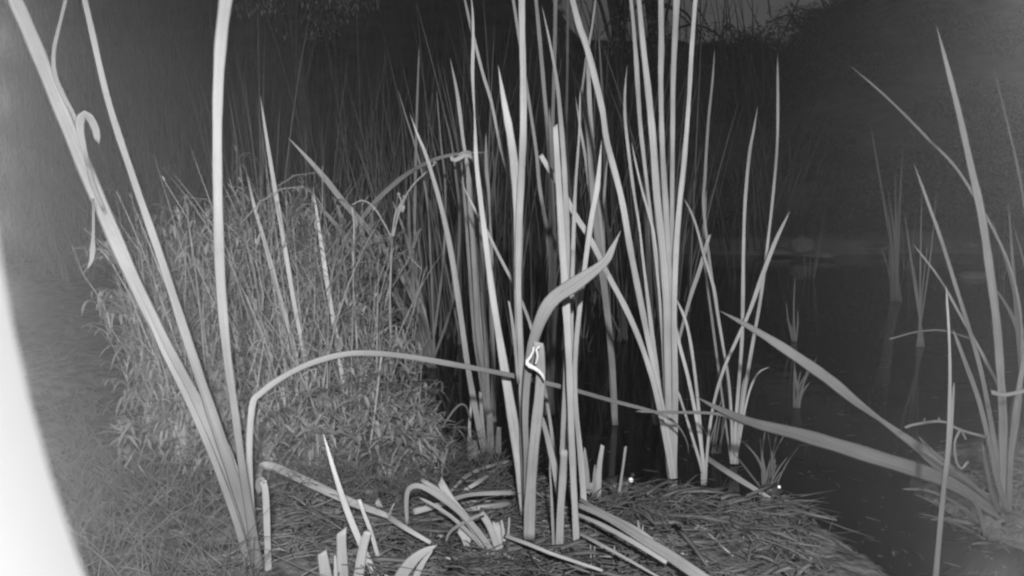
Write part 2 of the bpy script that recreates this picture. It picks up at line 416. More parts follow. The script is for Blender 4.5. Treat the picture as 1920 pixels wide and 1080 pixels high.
leaf(c, [(1021, 712), (1014, 699), (1002, 690), (990, 684), (989, 676), (998, 664), (1001, 650)], [4, 6, 7, 8, 6, 4, 3], 1.06, 1.06, 'white', 'torn_fibre', cut=True, thick=.7, label='bright torn fibre hanging at the snapped stem')
leaf(c, [(1004, 683), (1008, 668), (1006, 656), (1012, 649)], [3, 3, 4, 3], 1.06, 1.06, 'white', 'torn_fibre', cut=True, thick=.7)
leaf(c, [(865, -30), (882, 45), (905, 137), (921, 190), (938, 272), (954, 335), (968, 430), (975, 560)], [6, 6, 6, 7, 7, 7, 7, 9], 1.5, Yb + .05, 'side', base=B)
leaf(c, [(954, 565), (960, 600), (966, 650), (972, 720)], [3, 7, 6, 6], 1.12, 1.16, 'pale', cut=True)
leaf(c, [(1004, 770), (1018, 790), (1040, 880), (1050, 950)], [8, 12, 12, 13], 1.2, 1.16, 'leaf', base=(1054, 1020))

# --- second clump, right of the central one
c, Yb = clump('cattail clump just right of the central clump with a blunt pale stem', 1066, 1052, .015)
B = (1068, 1052)
leaf(c, [(1041, 236), (1046, 320), (1052, 420), (1058, 510), (1063, 600), (1068, 700), (1071, 800), (1075, 900), (1080, 1000)], [10, 12, 14, 15, 14, 13, 13, 13, 13], 1.14, Yb, 'pale', base=(1082, 1058), cut=True, thick=.5)
leaf(c, [(1016, 10), (1032, 85), (1045, 160), (1055, 270), (1060, 357), (1064, 470), (1062, 600), (1060, 720), (1054, 850)], [3, 6, 10, 11, 9, 9, 10, 10, 12], 1.3, Yb, 'leaf', base=(1050, 1040))
leaf(c, [(1128, 262), (1120, 350), (1110, 404), (1097, 496), (1089, 560), (1080, 650), (1078, 740), (1088, 850), (1094, 930)], [3, 10, 10, 10, 10, 10, 10, 12, 14], 1.2, Yb + .1, 'leaf', base=(1092, 960))
leaf(c, [(1058, 843), (1055, 900), (1051, 960)], [14, 15, 17], Yb - .02, Yb, 'leaf', base=(1048, 1052), cut=True, thick=.5, label='cut stub with a pale rim')
leaf(c, [(1030, 862), (1034, 930), (1037, 1000)], [3, 6, 6], Yb, Yb, 'side', base=(1038, 1050))
leaf(c, [(1075, 470), (1072, 560), (1072, 640), (1078, 740)], [8, 8, 9, 9], 1.25, 1.2, 'pale', cut=True)
leaf(c, [(1088, 165), (1086, 250), (1079, 350), (1075, 450), (1073, 520)], [3, 4, 6, 8, 9], 1.4, 1.25, 'leaf')

# --- left-of-centre group standing at the edge of the water
c, Yb = clump('pale cattail leaning right with its base among green stubs left of centre', 908, 845, .012)
leaf(c, [(768, 211), (782, 250), (800, 295), (825, 380), (845, 470), (862, 580), (876, 680), (890, 760)], [2, 7, 9, 11, 11, 11, 12, 13], 1.5, Yb, 'pale', base=(908, 848))
leaf(c, [(878, 694), (884, 750), (880, 800), (886, 845)], [4, 5, 6, 6], Yb, Yb, 'leaf', base=(900, 848))
leaf(c, [(901, 735), (904, 790), (908, 830)], [6, 8, 9], Yb, Yb, 'leaf', cut=True, base=(910, 848))
leaf(c, [(770, 905), (800, 850), (850, 770), (872, 760), (883, 790)], [2, 3, 4, 4, 4], Yb - .1, Yb, 'grass', thick=.4)
c, Yb = clump('bundle of upright cattail leaves standing in the water left of the centre', 916, 792, 0)
for pts, wd, m_, Yt in [
    ([(844, 109), (858, 180), (868, 260), (875, 304), (882, 377), (889, 454), (895, 560), (902, 650)], [3, 7, 6, 9, 10, 11, 11, 12, 12], 'leaf', 1.6),
    ([(911, 249), (912, 315), (916, 357), (919, 413), (921, 477), (922, 600), (925, 700)], [3, 8, 3, 9, 9, 9, 9, 10], 'leaf', 1.6),
    ([(900, 380), (901, 430), (906, 560), (912, 650)], [4, 8, 8, 9, 9], 'leaf', 1.55),
    ([(865, 300), (873, 400), (880, 500), (889, 620), (903, 720)], [3, 6, 7, 8, 8], 'dim', 1.7),
    ([(876, 304), (880, 350), (886, 440), (892, 540), (898, 640)], [10, 11, 10, 10, 10, 9], 'leaf', 1.58)]:
    leaf(c, pts, wd, Yt, Yb, m_, base=(916 + random.uniform(-7, 7), 793))
leaf(c, [(846, 292), (848, 300), (858, 299), (868, 292), (880, 292), (889, 299), (893, 318), (894, 345)], [5, 8, 9, 9, 8, 8, 7, 6], 1.5, 1.52, 'pale', 'curled_tip', thick=.6, cut=True, twist=.5, label='bright curled leaf tip')
leaf(c, [(857, 292), (867, 286), (880, 285), (888, 296)], [3, 4, 4, 3], 1.505, 1.52, 'leaf', 'curled_tip', thick=.6)
leaf(c, [(926, 735), (926, 760)], [8, 8], Yb - .02, Yb, 'leaf', cut=True, base=(928, 793))
c, Yb = clump('thin pale leaf slanting down across the upright bundle', 1046, 905, .01)
leaf(c, [(863, 337), (895, 402), (912, 432), (937, 482), (968, 543), (995, 610), (1012, 680), (1030, 780)], [3, 5, 6, 6, 7, 6, 7, 8], 1.45, Yb, 'leaf', base=(1046, 905))

# --- the dense stand behind the central clump
c, Yb = clump('broad dark-based cattail standing in the water behind the central clump', 1030, 778, 0)
for pts, wd, m_, Yt in [
    ([(1002, -30), (1010, 52), (1019, 155), (1029, 280), (1033, 400), (1033, 560), (1031, 680)], [6, 8, 8, 7, 8, 12, 14, 15], 'side', 1.75),
    ([(958, -30), (972, 62), (987, 160), (1005, 280), (1012, 352), (1029, 465), (1034, 600)], [5, 6, 6, 7, 8, 9, 9, 10], 'side', 1.8),
    ([(1042, -30), (1040, 100), (1036, 250), (1035, 400), (1037, 560)], [8, 7, 7, 9, 11, 12], 'dim', 1.8),
    ([(1030, 200), (1034, 330), (1038, 450), (1037, 600)], [3, 8, 10, 14, 15], 'side', 1.75)]:
    leaf(c, pts, wd, Yt, Yb, m_, base=(1030 + random.uniform(-5, 5), 780), cut=pts[0][1] < 0)
c, Yb = clump('cattail with crossing leaves right behind the blunt pale stem', 1153, 797, 0)
for pts, wd, m_, Yt in [
    ([(1064, 99), (1076, 140), (1089, 176), (1103, 250), (1111, 357), (1118, 427), (1127, 496), (1140, 600), (1149, 700)], [3, 7, 10, 12, 13, 13, 13, 12, 11], 'leaf', 1.7),
    ([(1079, 180), (1088, 240), (1100, 310), (1112, 400), (1128, 500), (1143, 640)], [3, 6, 8, 8, 8, 8], 'leaf', 1.75),
    ([(1102, 90), (1104, 160), (1109, 250), (1118, 340), (1127, 430), (1134, 520), (1145, 650)], [8, 9, 8, 7, 8, 8, 9], 'leaf', 1.72),
    ([(1118, -10), (1110, 50), (1102, 95), (1092, 165), (1088, 230)], [3, 4, 5, 4, 3], 'leaf', 1.7),
    ([(1139, 293), (1134, 350), (1131, 400), (1132, 480), (1140, 600)], [3, 7, 7, 7, 6], 'side', 1.8)]:
    leaf(c, pts, wd, Yt, Yb, m_, base=(1153 + random.uniform(-4, 4), 799) if len(pts) > 4 and pts[0][1] > 0 else None, cut=False)
c, Yb = clump('faint thin reeds in the water behind the crossing leaves', 1170, 640, 0)
for pts, wd in [([(1122, 60), (1128, 150), (1133, 260), (1136, 400), (1158, 560)], [3, 5, 5, 6, 7]), ([(1065, -30), (1064, 100), (1063, 280), (1075, 400), (1090, 470)], [5, 5, 5, 5, 4]),
                ([(1110, 560), (1118, 610), (1105, 660)], [3, 4, 4]), ([(1140, 420), (1155, 500), (1165, 580)], [3, 5, 6]), ([(1185, 420), (1176, 520), (1171, 600)], [3, 5, 5])]:
    leaf(c, pts, wd, 2.3, Yb, 'dim', base=(1170, 642))

# --- right-centre clump
c, Yb = clump('straight tall cattail clump right of centre with a pale thick base on the shore', 1264, 928, .012)
for pts, wd, m_, Yt in [
    ([(1195, -30), (1206, 86), (1216, 176), (1224, 260), (1232, 371), (1241, 454), (1249, 560), (1252, 700), (1255, 800)], [8, 10, 13, 14, 14, 14, 14, 14, 14, 16], 'leaf', 1.42),
    ([(1239, -30), (1240, 78), (1239, 156), (1242, 280), (1249, 399), (1254, 510), (1258, 650), (1262, 800)], [10, 11, 9, 11, 12, 12, 12, 13, 14], 'leaf', 1.42),
    ([(1270, -30), (1265, 78), (1262, 156), (1261, 280), (1260, 400), (1260, 510), (1262, 700), (1264, 820)], [13, 10, 9, 9, 8, 9, 10, 12, 13], 'leaf', 1.45),
    ([(1306, -30), (1297, 91), (1292, 182), (1283, 300), (1274, 385), (1267, 482), (1264, 600), (1266, 750)], [8, 8, 8, 10, 11, 11, 12, 13, 13], 'leaf', 1.4),
    ([(1182, -30), (1191, 80), (1196, 168), (1203, 260), (1222, 420), (1240, 600)], [9, 9, 6, 5, 8, 8], 'side', 1.5),
    ([(1176, 120), (1172, 170), (1172, 220), (1178, 280), (1188, 357), (1199, 427), (1206, 490), (1222, 620), (1240, 760)], [2, 6, 6, 4, 6, 9, 9, 10, 11], 'side', 1.5),
    ([(1184, 266), (1193, 310), (1204, 357), (1216, 399), (1227, 443), (1240, 520), (1254, 640)], [3, 5, 6, 6, 5, 5, 6], 'leaf', 1.45),
    ([(1066, -30), (1085, 45), (1101, 92), (1128, 200), (1138, 265), (1165, 371), (1182, 468), (1200, 560), (1216, 640), (1235, 730), (1250, 810)], [11, 12, 12, 11, 12, 12, 12, 11, 11, 12, 13], 'leaf', 1.38),
    ([(1013, 290), (1030, 318), (1051, 352), (1079, 404), (1107, 449), (1143, 521), (1165, 562), (1190, 615), (1214, 680), (1235, 760)], [9, 11, 11, 10, 11, 11, 10, 10, 10, 11], 'pale', 1.3)]:
    leaf(c, pts, wd, Yt, Yb, m_, base=(1264 + random.uniform(-6, 6), 930), cut=pts[0][1] < 0 or pts[0] == (1013, 290))
c, Yb = clump('cattail leaf pair in the dark water just left of the straight tall clump', 1229, 797, 0)
for pts, wd, m_, Yt in [
    ([(1191, 182), (1200, 233), (1208, 330), (1213, 427), (1217, 510), (1222, 640)], [3, 11, 11, 10, 12, 12, 13], 'leaf', 1.72),
    ([(1330, 440), (1312, 505), (1296, 552), (1280, 610), (1268, 660)], [7, 8, 8, 6, 5], 'leaf', 1.7)]:
    leaf(c, pts, wd, Yt, Yb, m_, base=(1229, 798) if pts[0][0] < 1300 else None, cut=pts[0][0] > 1300)
c, Yb = clump('slim cattail shoots meeting in a narrow base right of the straight tall clump', 1320, 908, .008)
for pts, wd, m_, Yt in [
    ([(1269, 727), (1284, 773), (1301, 829), (1315, 876)], [5, 5, 6, 6], 'leaf', 1.42),
    ([(1240, 530), (1262, 595), (1275, 650), (1290, 707), (1307, 790), (1318, 860)], [4, 6, 7, 7, 7, 7], 'leaf', 1.48),
    ([(1268, 560), (1285, 600), (1296, 650), (1307, 737), (1315, 834)], [5, 6, 6, 7, 8], 'leaf', 1.5),
    ([(1482, 394), (1455, 450), (1430, 515), (1405, 585), (1380, 640), (1359, 687), (1341, 745), (1331, 800), (1325, 860)], [4, 8, 9, 7, 6, 6, 6, 6, 6], 'leaf', 1.62)]:
    leaf(c, pts, wd, Yt, Yb, m_, base=(1320 + random.uniform(-4, 4), 910))
c, Yb = clump('airy tuft of thin cattail leaves beside the slim shoots with one curved right', 1376, 868, .005)
for pts, wd, m_, Yt in [
    ([(1421, 198), (1413, 245), (1405, 290), (1397, 380), (1394, 470), (1393, 560), (1391, 640), (1384, 737), (1378, 820)], [2, 6, 6, 6, 7, 7, 7, 7, 7], 'leaf', 1.8),
    ([(1458, 100), (1458, 250), (1451, 350), (1439, 460), (1426, 560), (1412, 640), (1398, 723), (1386, 810)], [4, 5, 5, 5, 6, 7, 7, 7], 'side', 1.85),
    ([(1445, 687), (1423, 698), (1409, 723), (1398, 762), (1386, 830)], [2, 4, 4, 4, 5], 'side', 1.6),
    ([(1282, 371), (1302, 413), (1321, 482), (1338, 538), (1346, 590), (1356, 650), (1367, 718), (1373, 807)], [4, 5, 6, 6, 5, 5, 5, 6], 'side', 1.75),
    ([(1340, 90), (1336, 150), (1328, 230), (1322, 330), (1320, 400), (1340, 560), (1365, 720)], [3, 5, 6, 6, 5, 3, 3], 'dim', 1.9),
    ([(1325, 355), (1322, 400), (1318, 460), (1330, 560)], [4, 5, 5, 3], 'dim', 1.9),
    ([(1395, 707), (1390, 760), (1383, 830)], [6, 7, 8], 'dim', 1.6)]:
    leaf(c, pts, wd, Yt, Yb, m_, base=(1376 + random.uniform(-6, 6), 870))

# --- right foreground clump and its long fallen leaves
c, Yb = clump('hazy cattail clump at the right edge with two wide leaves reaching left over the water', 1884, 965, .03)
for pts, wd, m_, Yt, cutt in [
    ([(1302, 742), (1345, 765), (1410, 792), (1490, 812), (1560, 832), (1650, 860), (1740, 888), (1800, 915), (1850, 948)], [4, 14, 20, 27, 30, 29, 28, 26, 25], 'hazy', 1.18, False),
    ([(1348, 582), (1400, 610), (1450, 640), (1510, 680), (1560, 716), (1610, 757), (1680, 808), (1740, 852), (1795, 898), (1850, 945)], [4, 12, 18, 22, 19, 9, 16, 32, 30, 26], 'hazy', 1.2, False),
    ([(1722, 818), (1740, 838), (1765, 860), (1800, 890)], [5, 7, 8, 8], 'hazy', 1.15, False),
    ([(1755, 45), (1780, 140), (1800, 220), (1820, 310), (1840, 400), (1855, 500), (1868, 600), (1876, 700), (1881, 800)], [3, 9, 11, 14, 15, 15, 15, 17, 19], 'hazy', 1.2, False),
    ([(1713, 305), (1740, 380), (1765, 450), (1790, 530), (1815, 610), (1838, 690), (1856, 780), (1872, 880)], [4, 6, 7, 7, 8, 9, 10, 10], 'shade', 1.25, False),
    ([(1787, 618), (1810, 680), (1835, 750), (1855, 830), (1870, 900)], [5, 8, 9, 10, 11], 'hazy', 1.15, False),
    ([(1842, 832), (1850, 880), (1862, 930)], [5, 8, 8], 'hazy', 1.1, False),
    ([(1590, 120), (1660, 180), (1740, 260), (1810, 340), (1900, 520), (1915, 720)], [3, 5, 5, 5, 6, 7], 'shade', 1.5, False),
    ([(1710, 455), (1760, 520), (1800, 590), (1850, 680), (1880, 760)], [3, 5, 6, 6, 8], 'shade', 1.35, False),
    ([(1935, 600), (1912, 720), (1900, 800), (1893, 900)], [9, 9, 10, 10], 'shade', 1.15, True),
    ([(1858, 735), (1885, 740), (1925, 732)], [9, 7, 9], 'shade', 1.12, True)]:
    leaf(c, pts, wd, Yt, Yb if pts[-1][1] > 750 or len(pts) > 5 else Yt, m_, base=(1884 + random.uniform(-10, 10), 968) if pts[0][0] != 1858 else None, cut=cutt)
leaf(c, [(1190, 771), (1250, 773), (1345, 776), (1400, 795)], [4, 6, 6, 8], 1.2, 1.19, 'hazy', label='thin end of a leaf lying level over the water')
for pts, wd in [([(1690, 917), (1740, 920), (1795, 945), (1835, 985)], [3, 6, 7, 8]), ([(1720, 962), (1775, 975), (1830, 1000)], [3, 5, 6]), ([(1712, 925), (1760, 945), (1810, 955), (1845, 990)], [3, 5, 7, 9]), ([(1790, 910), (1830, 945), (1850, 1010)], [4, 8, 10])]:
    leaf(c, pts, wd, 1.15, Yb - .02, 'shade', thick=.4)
shoot('thin straight stem standing in front of the right clump down to the bottom edge', [([(1774, 535), (1780, 640), (1781, 740), (1777, 840), (1766, 950), (1752, 1110)], [4, 5, 7, 8, 10, 11], dict(m='hazy', Y=.98)), ([(1789, 715), (1784, 800), (1774, 900)], [3, 6, 7], dict(m='hazy'))], by=1130)
# dead twigs beside it
def twig(label, lines, Y, name='dead_twig', m='shade'):
    V = []; Fc = []
    for pts, r in lines:
        C, d, Yy = px_line(pts, Y, Y, 14); tube(V, Fc, C, [r * Y / F] * 14)
    o = mesh_obj(name, V, Fc, M[m], loc=Vector(V[0])); tag(o, label, 'twig'); return o
twig('knobbly dead twig reaching left from the right clump', [([(1697, 802), (1715, 796), (1765, 790), (1800, 806), (1850, 820)], 3), ([(1733, 794), (1734, 784)], 2), ([(1763, 790), (1760, 783)], 2), ([(1800, 806), (1790, 830), (1793, 865), (1803, 878), (1815, 865)], 2.8), ([(1803, 808), (1811, 824)], 2)], 1.15)
twig('fine bent twig low over the water in front of the right clump', [([(1668, 636), (1720, 622), (1770, 620), (1820, 635)], 2)], 1.4)

# ------------------------------------------------------------------ stubs along the shore
G1 = 'cut stubs on the shore right of the centre'
shoot('ragged split stub nearest to the dark water', [([(1130, 834), (1125, 865), (1121, 905), (1118, 955)], [8, 11, 15, 18], dict(m='leaf', cut=True)), ([(1116, 870), (1114, 900), (1112, 955)], [3, 9, 10], dict(m='leaf'))], 'cut_cattail_stub', 'cattail stub', group=G1)
shoot('smooth stub left of the ragged split stub', [([(1096, 838), (1098, 880), (1099, 955)], [4, 16, 18], dict(m='leaf')), ([(1108, 905), (1108, 955)], [9, 10], dict(m='leaf', cut=True))], 'cut_cattail_stub', 'cattail stub', group=G1)
shoot('pencil-thin stick with a pale tip beside the frog', [([(1173, 837), (1169, 870), (1163, 910), (1155, 960)], [5, 5, 6, 6], dict(m='leaf', cut=True, thick=.8))], 'thin_stick', 'stick')
shoot('small leafy sprout amid the fallen straw right of centre', [([(1196, 975), (1199, 1000), (1202, 1050)], [3, 8, 7], dict(m='leaf')), ([(1206, 983), (1203, 1010), (1202, 1050)], [3, 5, 4], dict(m='leaf'))], 'sprout', 'sprout')
shoot('tiny twin sprout in the litter below the blunt stem', [([(1107, 1020), (1109, 1070)], [3, 4], dict(m='leaf')), ([(1115, 1022), (1113, 1070)], [3, 4], dict(m='leaf')), ([(1152, 1022), (1151, 1070)], [3, 5], dict(m='leaf'))], 'sprout', 'sprout')
for (x0, y0, x1, y1, wv, lb) in [(918, 775, 920, 850, 14, 'squat dark stub behind the leaning pale cattail'), (936, 800, 934, 850, 12, 'round-topped short stub right of the squat dark one'),
                                 (1062, 800, 1060, 850, 20, 'soggy stump showing between the central stems'), (885, 822, 886, 860, 22, 'blunt mossy stub at the grassy edge')]:
    shoot(lb, [([(x0, y0), ((x0 + x1) / 2, (y0 + y1) / 2), (x1, y1)], [wv * .8, wv, wv * 1.1], dict(m='dim', cut=True, thick=.8))], 'cut_cattail_stub', 'cattail stub')

# ------------------------------------------------------------------ fan of cut leaves at bottom centre
c, Yb = clump('squat fan of cut leaves splayed left at the bottom centre', 942, 1062, .012)
for pts, wd, m_, cutt in [
    ([(825, 903), (845, 935), (868, 965), (895, 1000), (925, 1045)], [15, 15, 15, 17, 18], 'pale', True),
    ([(764, 990), (762, 940), (768, 916), (790, 912), (830, 935), (870, 968), (910, 1015)], [6, 10, 11, 12, 13, 13, 14], 'leaf', True),
    ([(790, 900), (820, 918), (850, 945), (885, 985), (925, 1040)], [8, 9, 11, 12, 12], 'leaf', True),
    ([(784, 932), (815, 948), (850, 972), (890, 1010)], [5, 8, 9, 10], 'leaf', False),
    ([(862, 990), (877, 1015), (893, 1060)], [20, 22, 20], 'leaf', True),
    ([(903, 963), (917, 985), (930, 1020), (938, 1055)], [14, 14, 15, 14], 'leaf', True),
    ([(930, 978), (933, 1010), (938, 1055)], [16, 18, 18], 'leaf', True),
    ([(940, 976), (944, 1000), (948, 1060)], [5, 7, 8], 'leaf', True),
    ([(880, 975), (900, 1010), (925, 1060)], [13, 16, 18], 'leaf', True),
    ([(835, 1022), (842, 1000), (862, 984), (890, 970), (908, 962)], [3, 6, 7, 7, 6], 'pale', True),
    ([(955, 970), (953, 1000), (950, 1035)], [4, 5, 5], 'pale', True)]:
    leaf(c, pts, wd, 1.12, Yb, m_, base=(942 + random.uniform(-6, 6), 1064) if pts[0] != (835, 1022) else None, cut=cutt, thick=.25)

# ------------------------------------------------------------------ fallen dry leaves on the ground
def fallen(label, pts, wd, m='dry', lift=.02, lift2=None):
    q = spline(pts, 26); C = []
    L2 = lift if lift2 is None else lift2
    for i, (x, y) in enumerate(q):
        t = i / 25; g = G(x, y, lift * (1 - t) + L2 * t + .012 * math.sin(math.pi * t)); C.append(g)
    C = np.array([list(v) for v in C])
    W = np.interp(np.linspace(0, 1, 26), np.linspace(0, 1, len(wd)), wd) * C[:, 1] / F
    LEAFSEED[0] += 1
    V, Fc, UV = blade_data(C, W, random.uniform(-.4, .4), .2, 8, None, .15, LEAFSEED[0])
    o = mesh_obj('fallen_leaf', V, Fc, M[m], uv=UV, loc=C[0]); tag(o, label, 'fallen leaf', 'dry cattail leaves fallen on the ground'); return o
fallen('wide fallen leaf running to the lower right of the spit, nearest the camera', [(1080, 945), (1140, 972), (1200, 1008), (1260, 1045), (1340, 1100)], [10, 12, 18, 24, 26], 'pale', .075, .06)
fallen('long fallen leaf just below the wide one, ending beside the sprout', [(1078, 962), (1130, 985), (1190, 1018), (1250, 1055)], [6, 9, 10, 8], 'leaf', .07)
fallen('fallen leaf crossing above the wide one towards the frog side', [(1085, 935), (1120, 955), (1190, 990), (1225, 1012)], [7, 8, 8, 5], 'leaf', .07)
fallen('folded fallen leaf slanting down through the undergrowth at lower left', [(484, 893), (492, 874), (520, 878), (580, 905), (660, 942), (730, 968)], [10, 17, 18, 18, 16, 11], 'leaf', .10, .07)
fallen('dark fallen leaf continuing right towards the fan of cut leaves', [(722, 965), (760, 990), (808, 1018)], [12, 10, 8], 'leaf', .06)
fallen('pale fallen leaf arching behind the fan of cut leaves', [(775, 960), (830, 945), (880, 928), (965, 925)], [13, 11, 8, 7], 'leaf', .065)
fallen('upper straw crossing behind the fan towards the central base', [(848, 936), (900, 925), (962, 921)], [6, 7, 6], 'dry', .045)
fallen('fallen blade rising to the central base at the grassy edge', [(842, 925), (875, 893), (915, 875), (968, 862)], [5, 7, 7, 5], 'dry', .05)
fallen('short fallen blade below the rising one', [(870, 920), (900, 902), (930, 880)], [7, 9, 6], 'dry', .05)
fallen('thin fallen straw running right below the central base', [(945, 1004), (990, 1020), (1040, 1040), (1130, 1070)], [7, 8, 7, 6], 'pale', .055)
fallen('fallen straw leading down right from the blunt stem', [(1085, 1000), (1120, 1018), (1170, 1045), (1240, 1085)], [6, 7, 6, 5], 'leaf', .055)
fallen('lone dark blade slanting to the bottom edge over the water', [(1309, 942), (1340, 985), (1390, 1040), (1445, 1100)], [4, 6, 8, 8], 'side', .02)
fallen('fallen blade slanting past the airy tuft to the second frog', [(1295, 832), (1330, 862), (1385, 898), (1450, 938)], [5, 10, 12, 7], 'side', .03)
fallen('pale straw lying by the straight tall clump', [(1215, 942), (1250, 948), (1292, 953)], [6, 6, 4], 'leaf', .012)
fallen('short pale straw right of the sprout', [(1208, 996), (1245, 1003), (1282, 1010)], [3, 5, 6], 'pale', .012)
fallen('short slanting straw near the slim shoots', [(1265, 966), (1285, 982), (1305, 998)], [7, 7, 5], 'dry', .012)
fallen('level straw across the bottom centre', [(860, 960), (905, 952), (960, 945)], [9, 12, 10], 'dry', .035)
for k in range(90):
    x = random.uniform(500, 1330); y = random.uniform(930, 1080)
    if x > 1130: y = max(y, 950 + (x - 1130) * .15)
    a = random.gauss(.25, .35); L = random.uniform(25, 110)
    fallen('dry straw scattered among the others on the muddy spit', [(x, y), (x + L * .5 * math.cos(a), y + L * .5 * math.sin(a) + random.uniform(-4, 4)), (x + L * math.cos(a), y + L * math.sin(a))],
           [random.uniform(2, 5), random.uniform(3, 7), random.uniform(2, 4)], random.choice(['dry', 'dry', 'dim', 'side']), .012 + random.uniform(0, .02))

# ------------------------------------------------------------------ frogs with shining eyes
def frog(label, ex, ey, s, face):
    """body one skin; the eye towards the camera shines"""
    g = G(ex, ey + 20 * s / .05, .0)
    e = empty('frog', (g.x, g.y, 0)); tag(e, label, 'frog', 'frogs at the edge of the pond')
    bm = bmesh.new()
    bmesh.ops.create_icosphere(bm, subdivisions=4, radius=1)
    for v in bm.verts:
        x, y, z = v.co
        t = (x + 1) / 2                                     # x: tail -> snout
        wdt = .50 * (1 - .28 * t) * (1 - .35 * max(0, x) ** 3)
        hgt = .36 + .10 * math.sin(math.pi * t)
        v.co = Vector((x * .85, y * wdt, z * hgt * (1 - .25 * max(0, x)) + .36 + .10 * t))
        for sy in (-1, 1):                                   # eye bulges and thighs swell out of the one skin
            d = (v.co - Vector((.50, sy * .24, .74))).length
            if d < .24: v.co += Vector((0, sy * .05, .14)) * (1 - d / .24)
            d = (v.co - Vector((-.45, sy * .48, .25))).length
            if d < .42: v.co += Vector((-.05, sy * .26, -.05)) * (1 - d / .42)
            d = (v.co - Vector((.25, sy * .42, .18))).length
            if d < .25: v.co += Vector((.02, sy * .14, -.1)) * (1 - d / .25)
    R = Matrix.Rotation(face, 3, 'Z')
    V = [(R @ v.co) * s + e.location for v in bm.verts]; Fc = [[v.index for v in f.verts] for f in bm.faces]; bm.free()
    # bent hind legs, forelegs with toes grow into the body
    for sy in (-1, 1):
        for pts, rr in (([(-.5, .42, .3), (-.15, .78, .32), (-.62, .82, .1), (-.2, .98, .04)], (.16, .12, .08, .04)),
                        ([(.3, .36, .3), (.42, .56, .18), (.55, .52, .03)], (.1, .07, .04))):
            q = spline([(a, b_ * sy, c_) for a, b_, c_ in pts], 10)
            tube(V, Fc, [(R @ Vector(p)) * s + e.location for p in q], list(np.interp(np.linspace(0, 1, 10), np.linspace(0, 1, len(rr)), rr) * s), 7)
            tip = Vector(pts[-1]); 
            for a in (-.5, 0, .5):
                q = [(tip.x, tip.y * sy, tip.z), (tip.x + .2 * math.cos(a), tip.y * sy + .2 * math.sin(a), .02)]
                tube(V, Fc, [(R @ Vector(p)) * s + e.location for p in q], [.03 * s, .02 * s], 5)
    mesh_obj('body', V, Fc, M['frog'], e)
    for sy in (-1, 1):
        bm = bmesh.new(); bmesh.ops.create_uvsphere(bm, u_segments=16, v_segments=10, radius=(.105 if sy == (1 if face < -math.pi / 2 else -1) else .11) * s)
        c_ = (R @ Vector((.52, sy * .29, .84))) * s + e.location
        V = [v.co + c_ for v in bm.verts]; Fc = [[v.index for v in f.verts] for f in bm.faces]; bm.free()
        near = sy == (1 if face < -math.pi / 2 else -1)
        mesh_obj('eye', V, Fc, M['eye'] if near else M['frog'], e)
        if near: eye_c = c_
    d = G(ex, ey, eye_c.z) - eye_c
    e.location = e.location + Vector((d.x, d.y, 0))
    return e
EYES = []
frog('frog at the water edge right of the thin stick, its eye shining white', 1183, 900, .042, math.radians(-15))
frog('farther frog by the dark tuft on the right with a smaller shining eye', 1461, 913, .026, math.radians(-10))

# ------------------------------------------------------------------ left bank: herbs, grass
prof_x = [200, 260, 330, 400, 480, 560, 640, 700, 745, 790, 830, 870]
prof_y = [560, 420, 390, 370, 330, 300, 360, 420, 500, 640, 790, 850]
def top_z(x, y, jitter=0):
    px, _ = proj((x, y, .2)); py = np.interp(px, prof_x, prof_y) + jitter
    return P(px, py, y).z, px
def herb_mesh(V, Fc, b, h, seed, leafy=1.0, lw=1.0):
    r = random.Random(seed)
    az = r.uniform(0, 6.28); C = grass_curve(b, h, az, r.uniform(.0, .3), r.choice((0, 0, .05, .3)) * r.random(), 7)
    leafy *= r.choice((.25, .6, 1, 1.4)); lw *= r.uniform(.6, 1.1)
    for q in range(1, 7): C[q, 0] += r.gauss(0, .008); C[q, 1] += r.gauss(0, .008)
    tube(V, Fc, C, list(np.linspace(.0018, .0007, 7)), 4)
    for q in range(int(2 * leafy + 1)):                    # side shoots
        t = r.randint(2, 5); a2 = r.uniform(0, 6.28); L2 = h * r.uniform(.15, .4); B2 = C[t]
        C2 = [(B2[0] + math.cos(a2) * L2 * u * .7, B2[1] + math.sin(a2) * L2 * u * .7, B2[2] + L2 * (u * .9 - .5 * u * u)) for u in (0, .33, .66, 1)]
        tube(V, Fc, C2, [.0012, .001, .0008, .0006], 3)
        for u in (.4, .7, 1.0):
            for sg in (0, 3.14):
                p = Vector(C2[min(3, int(u * 3))]); a3 = a2 + sg + r.uniform(.6, 1.4)
                small_leaf(V, Fc, p, (math.cos(a3), math.sin(a3), r.uniform(-.3, .7)), r.uniform(.018, .04) * lw, r.uniform(.004, .009) * lw, r.uniform(.2, 1.4))
    nl = int(h * 95 * leafy)
    for i in range(nl):
        t = r.uniform(.08, 1); k = min(5, int(t * 6)); f = t * 6 - k
        p = Vector(C[k] * (1 - f) + C[k + 1] * f)
        a = r.uniform(0, 6.28); el = r.uniform(0, 1.25)
        small_leaf(V, Fc, p, (math.cos(a) * math.cos(el), math.sin(a) * math.cos(el), math.sin(el)), r.uniform(.016, .05) * lw, r.uniform(.005, .013) * lw, r.uniform(-.3, .9) if r.random() < .8 else 1.4)
